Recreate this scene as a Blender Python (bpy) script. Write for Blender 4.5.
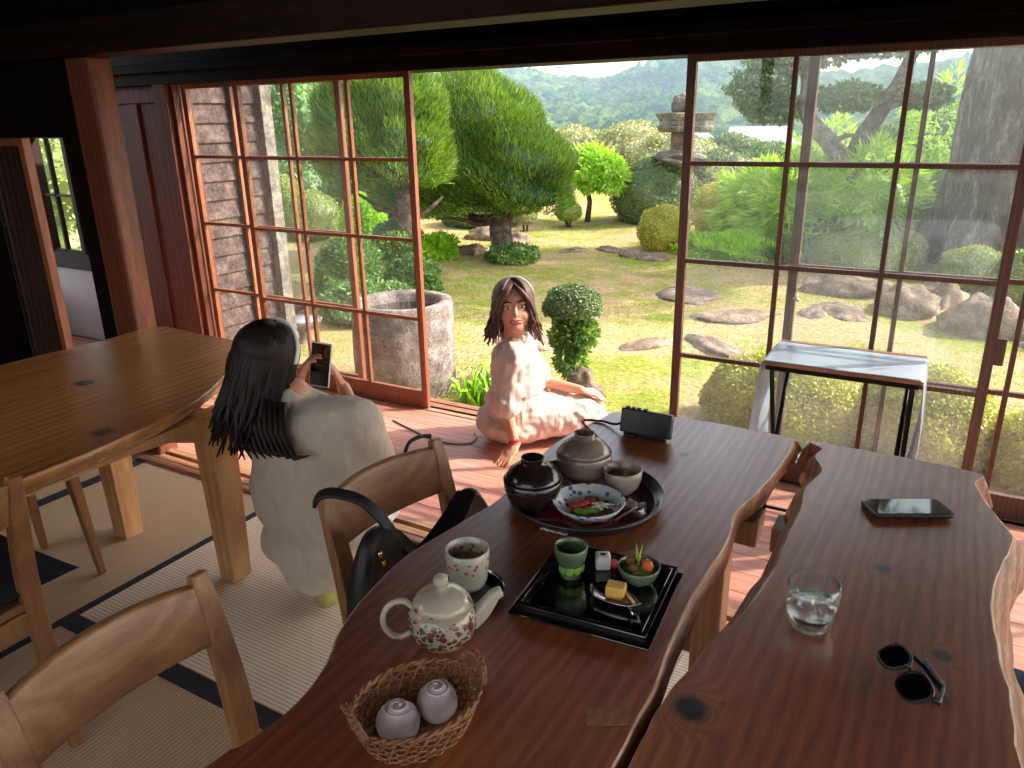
import bpy, bmesh, math, random
import numpy as np
from mathutils import Vector, Matrix, Euler, noise

random.seed(7)
rng = np.random.default_rng(11)
for o in list(bpy.data.objects):
    bpy.data.objects.remove(o)
S = bpy.context.scene
COL = S.collection
PI = math.pi

# ------------------------------------------------------------------ camera
cam_d = bpy.data.cameras.new('camera')
cam = bpy.data.objects.new('camera', cam_d)
COL.objects.link(cam)
cam_d.sensor_width = 36.0
cam_d.lens = 36.0 * 769.0 / 1024.0
cam_d.clip_start = 0.02
cam_d.clip_end = 3000
cam.matrix_world = Matrix(((0.865418, -0.149195, 0.478322, 0.0),
                           (0.500715, 0.292440, -0.814717, 0.0),
                           (-0.018329, 0.944574, 0.327788, 1.5),
                           (0, 0, 0, 1)))
S.camera = cam

# ------------------------------------------------------------------ light
S.view_settings.view_transform = 'Standard'
S.view_settings.look = 'None'
S.view_settings.gamma = 1.0
S.view_settings.use_curve_mapping = False
S.view_settings.exposure = 1.2

SUN_DIR = Vector((0.64, 0.46, 0.615)).normalized()      # towards the sun
world = bpy.data.worlds.new('sky')
S.world = world
world.use_nodes = True
wn = world.node_tree
wn.nodes.clear()
wo = wn.nodes.new('ShaderNodeOutputWorld')
wb = wn.nodes.new('ShaderNodeBackground')
sky = wn.nodes.new('ShaderNodeTexSky')
sky.sky_type = 'NISHITA'
sky.sun_disc = False
sky.sun_elevation = math.asin(SUN_DIR.z)
sky.sun_rotation = math.atan2(SUN_DIR.x, SUN_DIR.y)
sky.air_density = 1.0
sky.dust_density = 2.5
sky.ozone_density = 1.0
hs = wn.nodes.new('ShaderNodeHueSaturation')          # hazy, whitish summer sky
hs.inputs['Saturation'].default_value = 0.42
wn.links.new(sky.outputs[0], hs.inputs['Color'])
wn.links.new(hs.outputs[0], wb.inputs[0])
wb.inputs[1].default_value = 0.26
wn.links.new(wb.outputs[0], wo.inputs[0])

sd = bpy.data.lights.new('sun', 'SUN')
sd.energy = 3.3
sd.angle = math.radians(0.7)
sd.color = (1.0, 0.93, 0.80)
sun = bpy.data.objects.new('sun', sd)
COL.objects.link(sun)
sun.rotation_euler = SUN_DIR.to_track_quat('Z', 'Y').to_euler()


def area(name, loc, target, sx, sy, power, color=(1, 1, 1)):
    d = bpy.data.lights.new(name, 'AREA')
    d.shape = 'RECTANGLE'
    d.size = sx
    d.size_y = sy
    d.energy = power
    d.color = color
    o = bpy.data.objects.new(name, d)
    COL.objects.link(o)
    o.location = loc
    o.rotation_euler = (Vector(loc) - Vector(target)).to_track_quat('Z', 'Y').to_euler()
    return o


# unseen fill lamps added high behind and left to brighten the room
area('fill_lamp_back', (-0.6, -2.2, 2.5), (-1.2, 1.2, 0.3), 3.0, 1.0, 11, (1.0, 0.93, 0.86))
area('fill_lamp_left', (-3.8, -0.8, 2.45), (-1.6, 1.2, 0.3), 1.4, 0.8, 6, (1.0, 0.92, 0.84))


# ------------------------------------------------------------------ helpers
def link(o):
    COL.objects.link(o)
    return o


class MB:
    """collects geometry of one mesh"""

    def __init__(self):
        self.v = []
        self.f = []
        self.m = []
        self.sm = []

    def add(self, vs, fs, mi=0, smooth=False):
        b = len(self.v)
        self.v += [tuple(p) for p in vs]
        for f in fs:
            self.f.append(tuple(i + b for i in f))
            self.m.append(mi)
            self.sm.append(smooth)
        return self

    def box(self, x0, x1, y0, y1, z0, z1, mi=0, M=None):
        vs = [Vector((x, y, z)) for z in (z0, z1) for y in (y0, y1) for x in (x0, x1)]
        if M is not None:
            vs = [M @ p for p in vs]
        return self.add(vs, [(0, 2, 3, 1), (4, 5, 7, 6), (0, 1, 5, 4), (2, 6, 7, 3), (0, 4, 6, 2), (1, 3, 7, 5)], mi)

    def beam(self, p0, p1, w, h=None, w2=None, h2=None, side=(0, 0, 1), mi=0):
        p0 = Vector(p0); p1 = Vector(p1)
        h = w if h is None else h
        w2 = w if w2 is None else w2
        h2 = h if h2 is None else h2
        d = (p1 - p0).normalized()
        s = Vector(side)
        if abs(d.dot(s)) > 0.95:
            s = Vector((1, 0, 0))
        a = d.cross(s).normalized()
        b = a.cross(d).normalized()
        vs = []
        for p, ww, hh in ((p0, w, h), (p1, w2, h2)):
            for i, j in ((-1, -1), (1, -1), (1, 1), (-1, 1)):
                vs.append(p + a * ww / 2 * i + b * hh / 2 * j)
        return self.add(vs, [(0, 1, 2, 3), (7, 6, 5, 4), (0, 4, 5, 1), (1, 5, 6, 2), (2, 6, 7, 3), (3, 7, 4, 0)], mi)

    def sweep(self, pts, sec, closed=False, mi=0, smooth=True, up=(0, 0, 1), scale=None):
        """sec: list of (a,b) offsets; swept along pts"""
        pts = [Vector(p) for p in pts]
        n = len(pts); k = len(sec)
        vs = []
        prev = None
        for i, p in enumerate(pts):
            if closed:
                d = (pts[(i + 1) % n] - pts[i - 1]).normalized()
            else:
                d = (pts[min(i + 1, n - 1)] - pts[max(i - 1, 0)]).normalized()
            if prev is None:
                s = Vector(up)
                if abs(d.dot(s)) > 0.9:
                    s = Vector((1, 0, 0)) if abs(d.x) < 0.9 else Vector((0, 1, 0))
                a = d.cross(s).normalized()
            else:
                a = (prev - d * prev.dot(d)).normalized()
            prev = a
            b = a.cross(d).normalized()
            q = 1.0 if scale is None else scale[i]
            for (u, w) in sec:
                vs.append(p + a * u * q + b * w * q)
        fs = []
        rr = n if closed else n - 1
        for i in range(rr):
            for j in range(k):
                a0 = i * k + j; a1 = i * k + (j + 1) % k
                b0 = ((i + 1) % n) * k + j; b1 = ((i + 1) % n) * k + (j + 1) % k
                fs.append((a0, b0, b1, a1))
        if not closed:
            fs.append(tuple(range(k)))
            fs.append(tuple(reversed(range((n - 1) * k, n * k))))
        return self.add(vs, fs, mi, smooth)

    def tube(self, pts, r, n=8, closed=False, mi=0, smooth=True):
        if not hasattr(r, '__len__'):
            rs = None
            base = r
        else:
            base = 1.0
            rs = list(r)
        sec = [(base * math.cos(2 * PI * j / n), base * math.sin(2 * PI * j / n)) for j in range(n)]
        return self.sweep(pts, sec, closed, mi, smooth, scale=rs)

    def lathe(self, prof, n=32, c=(0, 0, 0), mi=0, sx=1.0, sy=1.0, smooth=True, fn=None, caps=True):
        vs = []; fs = []
        for (r, z) in prof:
            for j in range(n):
                a = 2 * PI * j / n
                rr = r * (fn(a, z) if fn else 1.0)
                vs.append((c[0] + rr * math.cos(a) * sx, c[1] + rr * math.sin(a) * sy, c[2] + z))
        for i in range(len(prof) - 1):
            for j in range(n):
                fs.append((i * n + j, i * n + (j + 1) % n, (i + 1) * n + (j + 1) % n, (i + 1) * n + j))
        if caps and prof[0][0] > 1e-5:
            fs.append(tuple(reversed(range(n))))
        if caps and prof[-1][0] > 1e-5:
            fs.append(tuple(range((len(prof) - 1) * n, len(prof) * n)))
        return self.add(vs, fs, mi, smooth)

    def ell(self, c, r, M=None, nu=14, nv=9, mi=0, nz=0.0, fr=3.0, seed=0.0, zmin=None):
        vs = []; fs = []
        c = Vector(c)
        for i in range(nv + 1):
            t = PI * i / nv
            for j in range(nu):
                a = 2 * PI * j / nu
                d = Vector((math.sin(t) * math.cos(a), math.sin(t) * math.sin(a), math.cos(t)))
                k = 1.0
                if nz:
                    k += nz * noise.noise(d * fr + Vector((seed, seed * 1.7, 3.1)))
                p = Vector((d.x * r[0], d.y * r[1], d.z * r[2])) * k
                if zmin is not None and p.z < zmin:
                    p.z = zmin
                if M is not None:
                    p = M @ p
                vs.append(p + c)
        for i in range(nv):
            for j in range(nu):
                fs.append((i * nu + j, (i + 1) * nu + j, (i + 1) * nu + (j + 1) % nu, i * nu + (j + 1) % nu))
        return self.add(vs, fs, mi, True)

    def cone(self, p0, r0, p1, r1, n=10, mi=0):
        p0 = Vector(p0); p1 = Vector(p1)
        d = (p1 - p0).normalized()
        # capsule with round ends
        pts = []; rs = []
        for k in range(4):
            t = math.sin((k) / 4 * PI / 2)
            pts.append(p0 - d * r0 * (1 - t) * 0.999); rs.append(max(r0 * math.sqrt(max(0, 1 - (1 - t) ** 2)), r0 * 0.05))
        pts.append(p0); rs.append(r0)
        pts.append(p1); rs.append(r1)
        for k in range(1, 5):
            t = math.sin(k / 4 * PI / 2)
            pts.append(p1 + d * r1 * t * 0.999); rs.append(max(r1 * math.sqrt(max(0, 1 - t * t)), r1 * 0.05))
        return self.tube(pts, rs, n, mi=mi)

    def prism(self, outline, z0, z1, mi=0, M=None, outline0=None, side_mi=None, smooth_side=False):
        n = len(outline)
        o0 = outline0 if outline0 is not None else outline
        vs = [Vector((p[0], p[1], z0)) for p in o0] + [Vector((p[0], p[1], z1)) for p in outline]
        if M is not None:
            vs = [M @ p for p in vs]
        b = len(self.v)
        self.v += [tuple(p) for p in vs]
        smi = mi if side_mi is None else side_mi
        self.f.append(tuple(b + i for i in reversed(range(n)))); self.m.append(smi); self.sm.append(False)
        self.f.append(tuple(b + n + i for i in range(n))); self.m.append(mi); self.sm.append(False)
        for i in range(n):
            j = (i + 1) % n
            self.f.append((b + i, b + j, b + n + j, b + n + i)); self.m.append(smi); self.sm.append(smooth_side)
        return self

    def build(self, name, mats, parent=None, bevel=0.0, seg=2, subd=0, mods=()):
        me = bpy.data.meshes.new(name)
        me.from_pydata(self.v, [], self.f)
        if not isinstance(mats, (list, tuple)):
            mats = [mats]
        for m in mats:
            me.materials.append(m)
        me.polygons.foreach_set('material_index', self.m)
        me.polygons.foreach_set('use_smooth', self.sm)
        me.validate()
        me.update()
        o = bpy.data.objects.new(name, me)
        link(o)
        if parent is not None:
            o.parent = parent
        if bevel:
            b = o.modifiers.new('bevel', 'BEVEL')
            b.width = bevel; b.segments = seg; b.limit_method = 'ANGLE'; b.angle_limit = math.radians(40)
            b.harden_normals = False
        if subd:
            s = o.modifiers.new('sub', 'SUBSURF'); s.levels = subd; s.render_levels = subd
        return o


def organic(name, mb, mat, parent, voxel=0.008, smooth=4, wrinkle=0.0, wscale=0.08):
    """one continuous skin over everything in mb"""
    o = mb.build(name, mat, parent)
    r = o.modifiers.new('remesh', 'REMESH')
    r.mode = 'VOXEL'; r.voxel_size = voxel; r.use_smooth_shade = True
    s = o.modifiers.new('smooth', 'SMOOTH'); s.factor = 0.6; s.iterations = smooth
    if wrinkle:
        t = bpy.data.textures.new(name + '_folds', 'CLOUDS'); t.noise_scale = wscale; t.noise_depth = 1
        d = o.modifiers.new('folds', 'DISPLACE'); d.texture = t; d.strength = wrinkle; d.mid_level = 0.5
        d.texture_coords = 'LOCAL'
        s2 = o.modifiers.new('smooth2', 'SMOOTH'); s2.factor = 0.5; s2.iterations = 1
    return o


def tag(o, label=None, cat=None, group=None, kind=None):
    if label: o['label'] = label
    if cat: o['category'] = cat
    if group: o['group'] = group
    if kind: o['kind'] = kind
    return o


def thing(name, label, cat, loc=(0, 0, 0), rz=0.0, group=None):
    o = bpy.data.objects.new(name, None)
    o.empty_display_size = 0.05
    link(o)
    o.location = loc
    o.rotation_euler = (0, 0, rz)
    return tag(o, label, cat, group)


def structure(o):
    o['kind'] = 'structure'
    return o


def catmull(pts, per=6, closed=True):
    n = len(pts); out = []
    rg = range(n) if closed else range(n - 1)
    for i in rg:
        if closed:
            a, b, c, d = pts[i - 1], pts[i], pts[(i + 1) % n], pts[(i + 2) % n]
        else:
            a, b, c, d = pts[max(i - 1, 0)], pts[i], pts[i + 1], pts[min(i + 2, n - 1)]
        for k in range(per):
            t = k / per
            out.append(tuple(0.5 * ((2 * b[j]) + (-a[j] + c[j]) * t + (2 * a[j] - 5 * b[j] + 4 * c[j] - d[j]) * t * t + (-a[j] + 3 * b[j] - 3 * c[j] + d[j]) * t ** 3) for j in range(len(b))))
    if not closed:
        out.append(tuple(pts[-1]))
    return out


# ------------------------------------------------------------------ materials
def lin(c):
    return tuple(((x / 12.92) if x <= 0.04045 else ((x + 0.055) / 1.055) ** 2.4) for x in c)


def rgb(r, g, b):
    return lin((r / 255, g / 255, b / 255)) + (1,)


class NT:
    def __init__(self, name):
        self.m = bpy.data.materials.new(name)
        self.m.use_nodes = True
        self.t = self.m.node_tree
        self.t.nodes.clear()
        self.out = self.n('OutputMaterial')

    def n(self, kind, **kw):
        x = self.t.nodes.new('ShaderNode' + kind)
        for k, v in kw.items():
            setattr(x, k, v)
        return x

    def l(self, a, b):
        self.t.links.new(a, b)

    def pr(self, base=(0.5, 0.5, 0.5, 1), rough=0.5, metal=0.0, spec=0.5):
        p = self.n('BsdfPrincipled')
        p.inputs['Base Color'].default_value = base
        p.inputs['Roughness'].default_value = rough
        p.inputs['Metallic'].default_value = metal
        p.inputs['Specular IOR Level'].default_value = spec
        self.l(p.outputs[0], self.out.inputs[0])
        return p

    def ramp(self, fac, stops, interp='LINEAR'):
        r = self.n('ValToRGB')
        r.color_ramp.interpolation = interp
        e = r.color_ramp.elements
        while len(e) > 1:
            e.remove(e[-1])
        e[0].position = stops[0][0]; e[0].color = stops[0][1]
        for p, c in stops[1:]:
            q = e.new(p); q.color = c
        self.l(fac, r.inputs[0])
        return r

    def coords(self, scale=(1, 1, 1), rot=(0, 0, 0), loc=(0, 0, 0), space='Object'):
        tc = self.n('TexCoord'); mp = self.n('Mapping')
        mp.inputs['Scale'].default_value = scale
        mp.inputs['Rotation'].default_value = rot
        mp.inputs['Location'].default_value = loc
        self.l(tc.outputs[space], mp.inputs[0])
        return mp.outputs[0]

    def noise(self, vec, scale=5, detail=4, rough=0.55, dist=0.0):
        x = self.n('TexNoise')
        x.inputs['Scale'].default_value = scale
        x.inputs['Detail'].default_value = detail
        x.inputs['Roughness'].default_value = rough
        x.inputs['Distortion'].default_value = dist
        if vec is not None: self.l(vec, x.inputs['Vector'])
        return x

    def bump(self, h, p, strength=0.3, dist=0.01):
        b = self.n('Bump')
        b.inputs['Strength'].default_value = strength
        b.inputs['Distance'].default_value = dist
        self.l(h, b.inputs['Height'])
        self.l(b.outputs[0], p.inputs['Normal'])
        return b

    def mix(self, fac, a, b, blend='MIX'):
        x = self.n('Mix', data_type='RGBA', blend_type=blend)
        for sock, v in ((x.inputs[0], fac), (x.inputs[6], a), (x.inputs[7], b)):
            if isinstance(v, bpy.types.NodeSocket):
                self.l(v, sock)
            else:
                sock.default_value = v
        return x.outputs[2]

    def math(self, op, a, b=None, c=None, clamp=False):
        x = self.n('Math', operation=op, use_clamp=clamp)
        for i, v in enumerate((a, b, c)):
            if v is None: continue
            if isinstance(v, bpy.types.NodeSocket):
                self.l(v, x.inputs[i])
            else:
                x.inputs[i].default_value = v
        return x.outputs[0]


def plain(name, col, rough=0.5, metal=0.0, spec=0.5, nz=0.12, nscale=20, bump=0.0, coat=0.0):
    t = NT(name)
    p = t.pr(col, rough, metal, spec)
    v = t.coords()
    n = t.noise(v, nscale, 3)
    dark = tuple(c * (1 - nz) for c in col[:3]) + (1,)
    lite = tuple(min(1, c * (1 + nz)) for c in col[:3]) + (1,)
    r = t.ramp(n.outputs[0], [(0.3, dark), (0.7, lite)])
    t.l(r.outputs[0], p.inputs['Base Color'])
    if bump:
        t.bump(n.outputs[0], p, bump, 0.004)
    if coat:
        p.inputs['Coat Weight'].default_value = coat
        p.inputs['Coat Roughness'].default_value = 0.08
    return t.m


def wood(name, dark, mid, lite, axis='Y', scale=1.0, rough=0.4, rings=6.0, bump=0.08, knots=(), coat=0.0, stretch=0.09, knot_col=None, patch=None):
    t = NT(name)
    p = t.pr(mid, rough)
    sc = {'X': (stretch, 1, 1), 'Y': (1, stretch, 1), 'Z': (1, 1, stretch)}[axis]
    v = t.coords(tuple(s * scale for s in sc))
    src = v
    warp = t.noise(v, 2.2, 3, 0.5)
    # rings bend round each knot
    tc = t.n('TexCoord')
    kf = None
    for (kx, ky, kz, kr) in knots:
        d = t.n('VectorMath', operation='DISTANCE')
        t.l(tc.outputs['Object'], d.inputs[0])
        d.inputs[1].default_value = (kx, ky, kz)
        w = t.noise(tc.outputs['Object'], 18, 2)
        dd = t.math('ADD', d.outputs['Value'], t.math('MULTIPLY', t.math('SUBTRACT', w.outputs[0], 0.5), kr * 1.1))
        g = t.math('DIVIDE', dd, kr)
        g = t.math('POWER', 2.718, t.math('MULTIPLY', t.math('MULTIPLY', g, g), -0.55))
        kf = g if kf is None else t.math('MAXIMUM', kf, g)
    wv = t.n('TexWave', wave_type='BANDS', bands_direction='X' if axis != 'X' else 'Y')
    wv.inputs['Scale'].default_value = rings
    wv.inputs['Distortion'].default_value = 11.0
    wv.inputs['Detail'].default_value = 4
    wv.inputs['Detail Scale'].default_value = 0.8
    wv.inputs['Detail Roughness'].default_value = 0.6
    if kf is not None:
        add = t.n('VectorMath', operation='ADD')
        cmb = t.n('CombineXYZ')
        t.l(t.math('MULTIPLY', kf, 0.35), cmb.inputs[0 if axis != 'X' else 1])
        t.l(v, add.inputs[0]); t.l(cmb.outputs[0], add.inputs[1])
        src = add.outputs[0]
    t.l(src, wv.inputs['Vector'])
    fine = t.noise(v, 90 * 1.0, 4, 0.6)
    big = t.noise(v, 1.6, 3, 0.5)
    f = t.math('ADD', t.math('MULTIPLY', wv.outputs['Fac'], 0.13), t.math('MULTIPLY', fine.outputs[0], 0.40))
    f = t.math('ADD', f, t.math('MULTIPLY', big.outputs[0], 0.48))
    r = t.ramp(f, [(0.34, dark), (0.52, mid), (0.68, lite)])
    colr = r.outputs[0]
    if kf is not None:
        kc = knot_col or (0.006, 0.004, 0.003, 1)
        kk = t.ramp(kf, [(0.35, (0, 0, 0, 1)), (0.75, (1, 1, 1, 1))])
        colr = t.mix(kk.outputs[0], colr, kc)
    t.l(colr, p.inputs['Base Color'])
    rr = t.ramp(f, [(0.2, (rough + 0.12,) * 3 + (1,)), (0.8, (rough - 0.05,) * 3 + (1,))])
    t.l(rr.outputs[0], p.inputs['Roughness'])
    t.bump(f, p, bump, 0.003)
    if coat:
        p.inputs['Coat Weight'].default_value = coat
        p.inputs['Coat Roughness'].default_value = 0.32
    return t.m


def leaf(name, c0, c1, c2, trans=0.35, rough=0.55, big=0.6):
    t = NT(name)
    geo = t.n('NewGeometry')
    v = t.coords()
    n = t.noise(v, 2.2, 3)
    f = t.math('ADD', t.math('MULTIPLY', geo.outputs['Random Per Island'], 1 - big), t.math('MULTIPLY', n.outputs[0], big))
    r = t.ramp(f, [(0.22, c0), (0.5, c1), (0.78, c2)])
    d = t.n('BsdfDiffuse'); tr = t.n('BsdfTranslucent'); mx = t.n('MixShader'); g = t.n('BsdfGlossy'); mg = t.n('MixShader')
    t.l(r.outputs[0], d.inputs[0])
    t.l(t.mix(0.5, r.outputs[0], (0.9, 1.0, 0.15, 1), 'MULTIPLY'), tr.inputs[0])
    mx.inputs[0].default_value = trans
    t.l(d.outputs[0], mx.inputs[1]); t.l(tr.outputs[0], mx.inputs[2])
    g.inputs['Roughness'].default_value = rough
    g.inputs[0].default_value = (0.9, 0.95, 1, 1)
    mg.inputs[0].default_value = 0.06
    t.l(mx.outputs[0], mg.inputs[1]); t.l(g.outputs[0], mg.inputs[2])
    t.l(mg.outputs[0], t.out.inputs[0])
    return t.m


def glass_mat(name, dust=0.05, refl=1.0, tint=(0.97, 0.985, 0.98, 1)):
    t = NT(name)
    tr = t.n('BsdfTransparent'); tr.inputs[0].default_value = tint
    g = t.n('BsdfGlossy'); g.inputs['Roughness'].default_value = 0.02
    ge = t.n('NewGeometry'); dt = t.n('VectorMath', operation='DOT_PRODUCT')
    t.l(ge.outputs['Normal'], dt.inputs[0]); t.l(ge.outputs['Incoming'], dt.inputs[1])
    fz = t.math('POWER', t.math('SUBTRACT', 1.0, t.math('ABSOLUTE', dt.outputs['Value']), clamp=True), 5.0)
    fz = t.math('ADD', t.math('MULTIPLY', fz, 0.9), 0.04)
    m = t.n('MixShader')
    t.l(t.math('MULTIPLY', fz, refl, clamp=True), m.inputs[0])
    t.l(tr.outputs[0], m.inputs[1]); t.l(g.outputs[0], m.inputs[2])
    d = t.n('BsdfTranslucent'); d.inputs[0].default_value = (0.75, 0.78, 0.8, 1)
    d2 = t.n('BsdfDiffuse'); d2.inputs[0].default_value = (0.75, 0.78, 0.8, 1)
    md = t.n('MixShader'); md.inputs[0].default_value = 0.5
    t.l(d.outputs[0], md.inputs[1]); t.l(d2.outputs[0], md.inputs[2])
    m2 = t.n('MixShader')
    nz = t.noise(t.coords((1, 1, 1)), 3.0, 4)
    t.l(t.math('MULTIPLY', nz.outputs[0], dust * 2), m2.inputs[0])
    t.l(m.outputs[0], m2.inputs[1]); t.l(md.outputs[0], m2.inputs[2])
    t.l(m2.outputs[0], t.out.inputs[0])
    return t.m


M = {}
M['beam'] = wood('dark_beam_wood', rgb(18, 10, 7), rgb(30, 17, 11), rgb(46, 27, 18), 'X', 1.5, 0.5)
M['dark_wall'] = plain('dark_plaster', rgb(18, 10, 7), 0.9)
M['post'] = wood('post_wood', rgb(78, 38, 22), rgb(120, 64, 38), rgb(150, 88, 54), 'Z', 2.0, 0.45)
M['panel'] = wood('panel_wood', rgb(84, 40, 24), rgb(110, 54, 33), rgb(132, 70, 44), 'Z', 1.2, 0.5)
M['sash'] = wood('sash_wood', rgb(112, 60, 38), rgb(142, 82, 54), rgb(168, 104, 72), 'Z', 3.0, 0.42, coat=0.1)
M['sash_dark'] = wood('sash_dark_brown', rgb(70, 42, 30), rgb(96, 60, 44), rgb(122, 80, 60), 'Z', 3.0, 0.5)  # darker, browner version of the sash wood
M['engawa'] = wood('engawa_boards', rgb(188, 118, 98), rgb(206, 138, 116), rgb(220, 156, 134), 'X', 1.6, 0.45, rings=4)
M['threshold'] = wood('threshold_wood', rgb(110, 70, 48), rgb(158, 108, 78), rgb(190, 142, 108), 'X', 2.0, 0.45)
M['oak'] = wood('chair_oak', rgb(116, 76, 46), rgb(142, 98, 60), rgb(166, 120, 78), 'Z', 3.0, 0.38, rings=5, coat=0.1)
M['oak_h'] = wood('chair_oak_back', rgb(112, 74, 45), rgb(138, 95, 59), rgb(162, 117, 77), 'Y', 3.0, 0.38, rings=5, coat=0.1)
M['pine'] = wood('pine_leg', rgb(176, 124, 76), rgb(204, 152, 100), rgb(222, 176, 124), 'Z', 1.6, 0.4, rings=4)
M['slab'] = wood('slab_top', rgb(100, 44, 20), rgb(142, 74, 40), rgb(172, 102, 62), 'Y', 1.8, 0.36, rings=7, bump=0.12, knots=((-0.235, 0.885, 0.7, 0.024), (-0.035, 1.40, 0.7, 0.012), (0.07, 1.18, 0.7, 0.012), (-0.52, 1.72, 0.7, 0.012)), coat=0.9)
for _n in ('beam', 'dark_wall'):
    for _q in M[_n].node_tree.nodes:
        if _q.type == 'BSDF_PRINCIPLED': _q.inputs['Specular IOR Level'].default_value = 0.12
M['worn_highlight_edge'] = wood('worn_pale_highlight', rgb(150, 104, 76), rgb(190, 150, 122), rgb(222, 196, 172), 'Y', 3.0, 0.5)  # pale worn rim, with the edge's highlight put into its colour
M['slab_edge'] = wood('slab_bark_edge', rgb(88, 46, 26), rgb(146, 88, 56), rgb(192, 138, 100), 'Y', 2.6, 0.5, bump=0.35)
M['tabl'] = wood('left_table_top', rgb(128, 76, 36), rgb(172, 112, 58), rgb(200, 142, 84), 'Y', 1.5, 0.22, rings=5, knots=((-2.43, 1.36, 0.7, 0.028), (-1.97, 1.12, 0.68, 0.035)), coat=0.3, knot_col=(0.008, 0.006, 0.008, 1))
M['navy'] = plain('navy_cloth', rgb(30, 36, 58), 0.9, nz=0.2, nscale=120, bump=0.2)
M['denim'] = plain('grey_blue_cloth', rgb(92, 104, 122), 0.9, nz=0.15, nscale=150, bump=0.2)
M['black'] = plain('black_plastic', rgb(20, 20, 21), 0.35)
M['screen'] = plain('phone_glass', rgb(10, 11, 13), 0.04, spec=0.9, nz=0.02)
M['leather'] = plain('black_leather', rgb(25, 21, 22), 0.52, nz=0.2, nscale=60, bump=0.25)
M['gold'] = plain('gold_metal', (0.75, 0.5, 0.2, 1), 0.25, 1.0)
M['steel'] = plain('steel', (0.62, 0.62, 0.62, 1), 0.22, 1.0)
M['darkmetal'] = plain('dark_metal', rgb(40, 36, 36), 0.35, 0.8)
M['lacquer'] = plain('black_lacquer', rgb(17, 13, 13), 0.14, nz=0.05, coat=0.6)
M['redlacquer'] = plain('red_lacquer', rgb(86, 28, 22), 0.2, nz=0.15, nscale=6, coat=0.4)
M['rimlacquer'] = plain('tray_rim_lacquer', rgb(48, 40, 42), 0.3, nz=0.15, coat=0.3)
M['white_sheet'] = plain('white_sheet', rgb(164, 172, 186), 0.35, nz=0.05, nscale=12, bump=0.3)
M['wire_grey'] = plain('grey_cable', rgb(150, 148, 150), 0.5)
M['wire_black'] = plain('black_cable', rgb(18, 18, 18), 0.5)
M['skin'] = plain('skin', rgb(204, 142, 114), 0.5, nz=0.06, nscale=30)
M['lips'] = plain('lips', rgb(176, 70, 66), 0.4)
M['teeth'] = plain('teeth', rgb(240, 234, 224), 0.3, nz=0.02)
M['eyedark'] = plain('eye_dark', rgb(24, 16, 12), 0.2)
M['red'] = plain('red_band', rgb(196, 30, 48), 0.5)
M['white'] = plain('white_plastic', rgb(232, 232, 230), 0.4, nz=0.03)
M['plaster'] = plain('white_plaster', rgb(216, 204, 200), 0.9, nz=0.05, nscale=6)
M['paper'] = plain('shoji_paper', rgb(206, 182, 168), 0.9, nz=0.05)
_t = NT('shoji_paper'); _d = _t.n('BsdfDiffuse'); _r = _t.n('BsdfTranslucent'); _m = _t.n('MixShader')
for _x in (_d, _r): _x.inputs[0].default_value = rgb(236, 214, 200)
_m.inputs[0].default_value = 0.6
_t.l(_d.outputs[0], _m.inputs[1]); _t.l(_r.outputs[0], _m.inputs[2]); _t.l(_m.outputs[0], _t.out.inputs[0])
M['paper'] = _t.m
M['lattice'] = plain('lattice_wood', rgb(52, 30, 22), 0.6)


def hair_mat(name, c0, c1):
    t = NT(name)
    p = t.pr(c0, 0.5, spec=0.3)
    v = t.coords((60, 60, 4))
    n = t.noise(v, 3, 3)
    r = t.ramp(n.outputs[0], [(0.3, c0), (0.75, c1)])
    t.l(r.outputs[0], p.inputs['Base Color'])
    t.bump(n.outputs[0], p, 0.4, 0.004)
    return t.m


M['hair_black'] = hair_mat('black_hair', rgb(22, 15, 14), rgb(42, 28, 24))
M['hair_brown'] = hair_mat('brown_hair', rgb(44, 28, 24), rgb(104, 70, 60))


def cloth(name, col, weave=260):
    t = NT(name)
    p = t.pr(col, 0.85, spec=0.2)
    v = t.coords((1, 1, 0.45))
    a = t.noise(v, 13, 3, 0.5, 1.2)
    b = t.noise(v, weave, 2)
    r = t.ramp(a.outputs[0], [(0.3, tuple(c * 0.86 for c in col[:3]) + (1,)), (0.7, col)])
    t.l(r.outputs[0], p.inputs['Base Color'])
    h = t.math('ADD', a.outputs[0], t.math('MULTIPLY', b.outputs[0], 0.04))
    t.bump(h, p, 0.35, 0.03)
    return t.m


M['shirt'] = cloth('cream_shirt', rgb(204, 190, 174))
M['dress'] = cloth('pale_pink_linen', rgb(214, 190, 178))
M['trouser'] = cloth('white_trousers', rgb(235, 232, 228))
M['sock'] = cloth('patterned_sock', rgb(176, 166, 96))


def tatami_mat(name, a, b, axis):
    t = NT(name)
    p = t.pr(b, 0.6)
    v = t.coords()
    w = t.n('TexWave', wave_type='BANDS', bands_direction=axis)
    w.inputs['Scale'].default_value = 24.0
    w.inputs['Distortion'].default_value = 0.4
    w.inputs['Detail'].default_value = 1
    t.l(v, w.inputs[0])
    sc = (1, 60, 1) if axis == 'X' else (60, 1, 1)
    n = t.noise(t.coords(sc), 5, 3)
    g = t.noise(v, 2.5, 3)
    f = t.math('ADD', t.math('MULTIPLY', w.outputs['Fac'], 0.5), t.math('ADD', t.math('MULTIPLY', n.outputs[0], 0.3), t.math('MULTIPLY', g.outputs[0], 0.25)))
    r = t.ramp(f, [(0.25, a), (0.8, b)])
    t.l(r.outputs[0], p.inputs['Base Color'])
    t.bump(w.outputs['Fac'], p, 0.5, 0.002)
    return t.m


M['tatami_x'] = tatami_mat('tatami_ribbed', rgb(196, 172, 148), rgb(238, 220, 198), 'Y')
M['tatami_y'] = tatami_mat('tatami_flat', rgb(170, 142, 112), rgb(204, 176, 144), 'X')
M['border'] = plain('tatami_border', rgb(34, 34, 46), 0.85)


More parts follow.
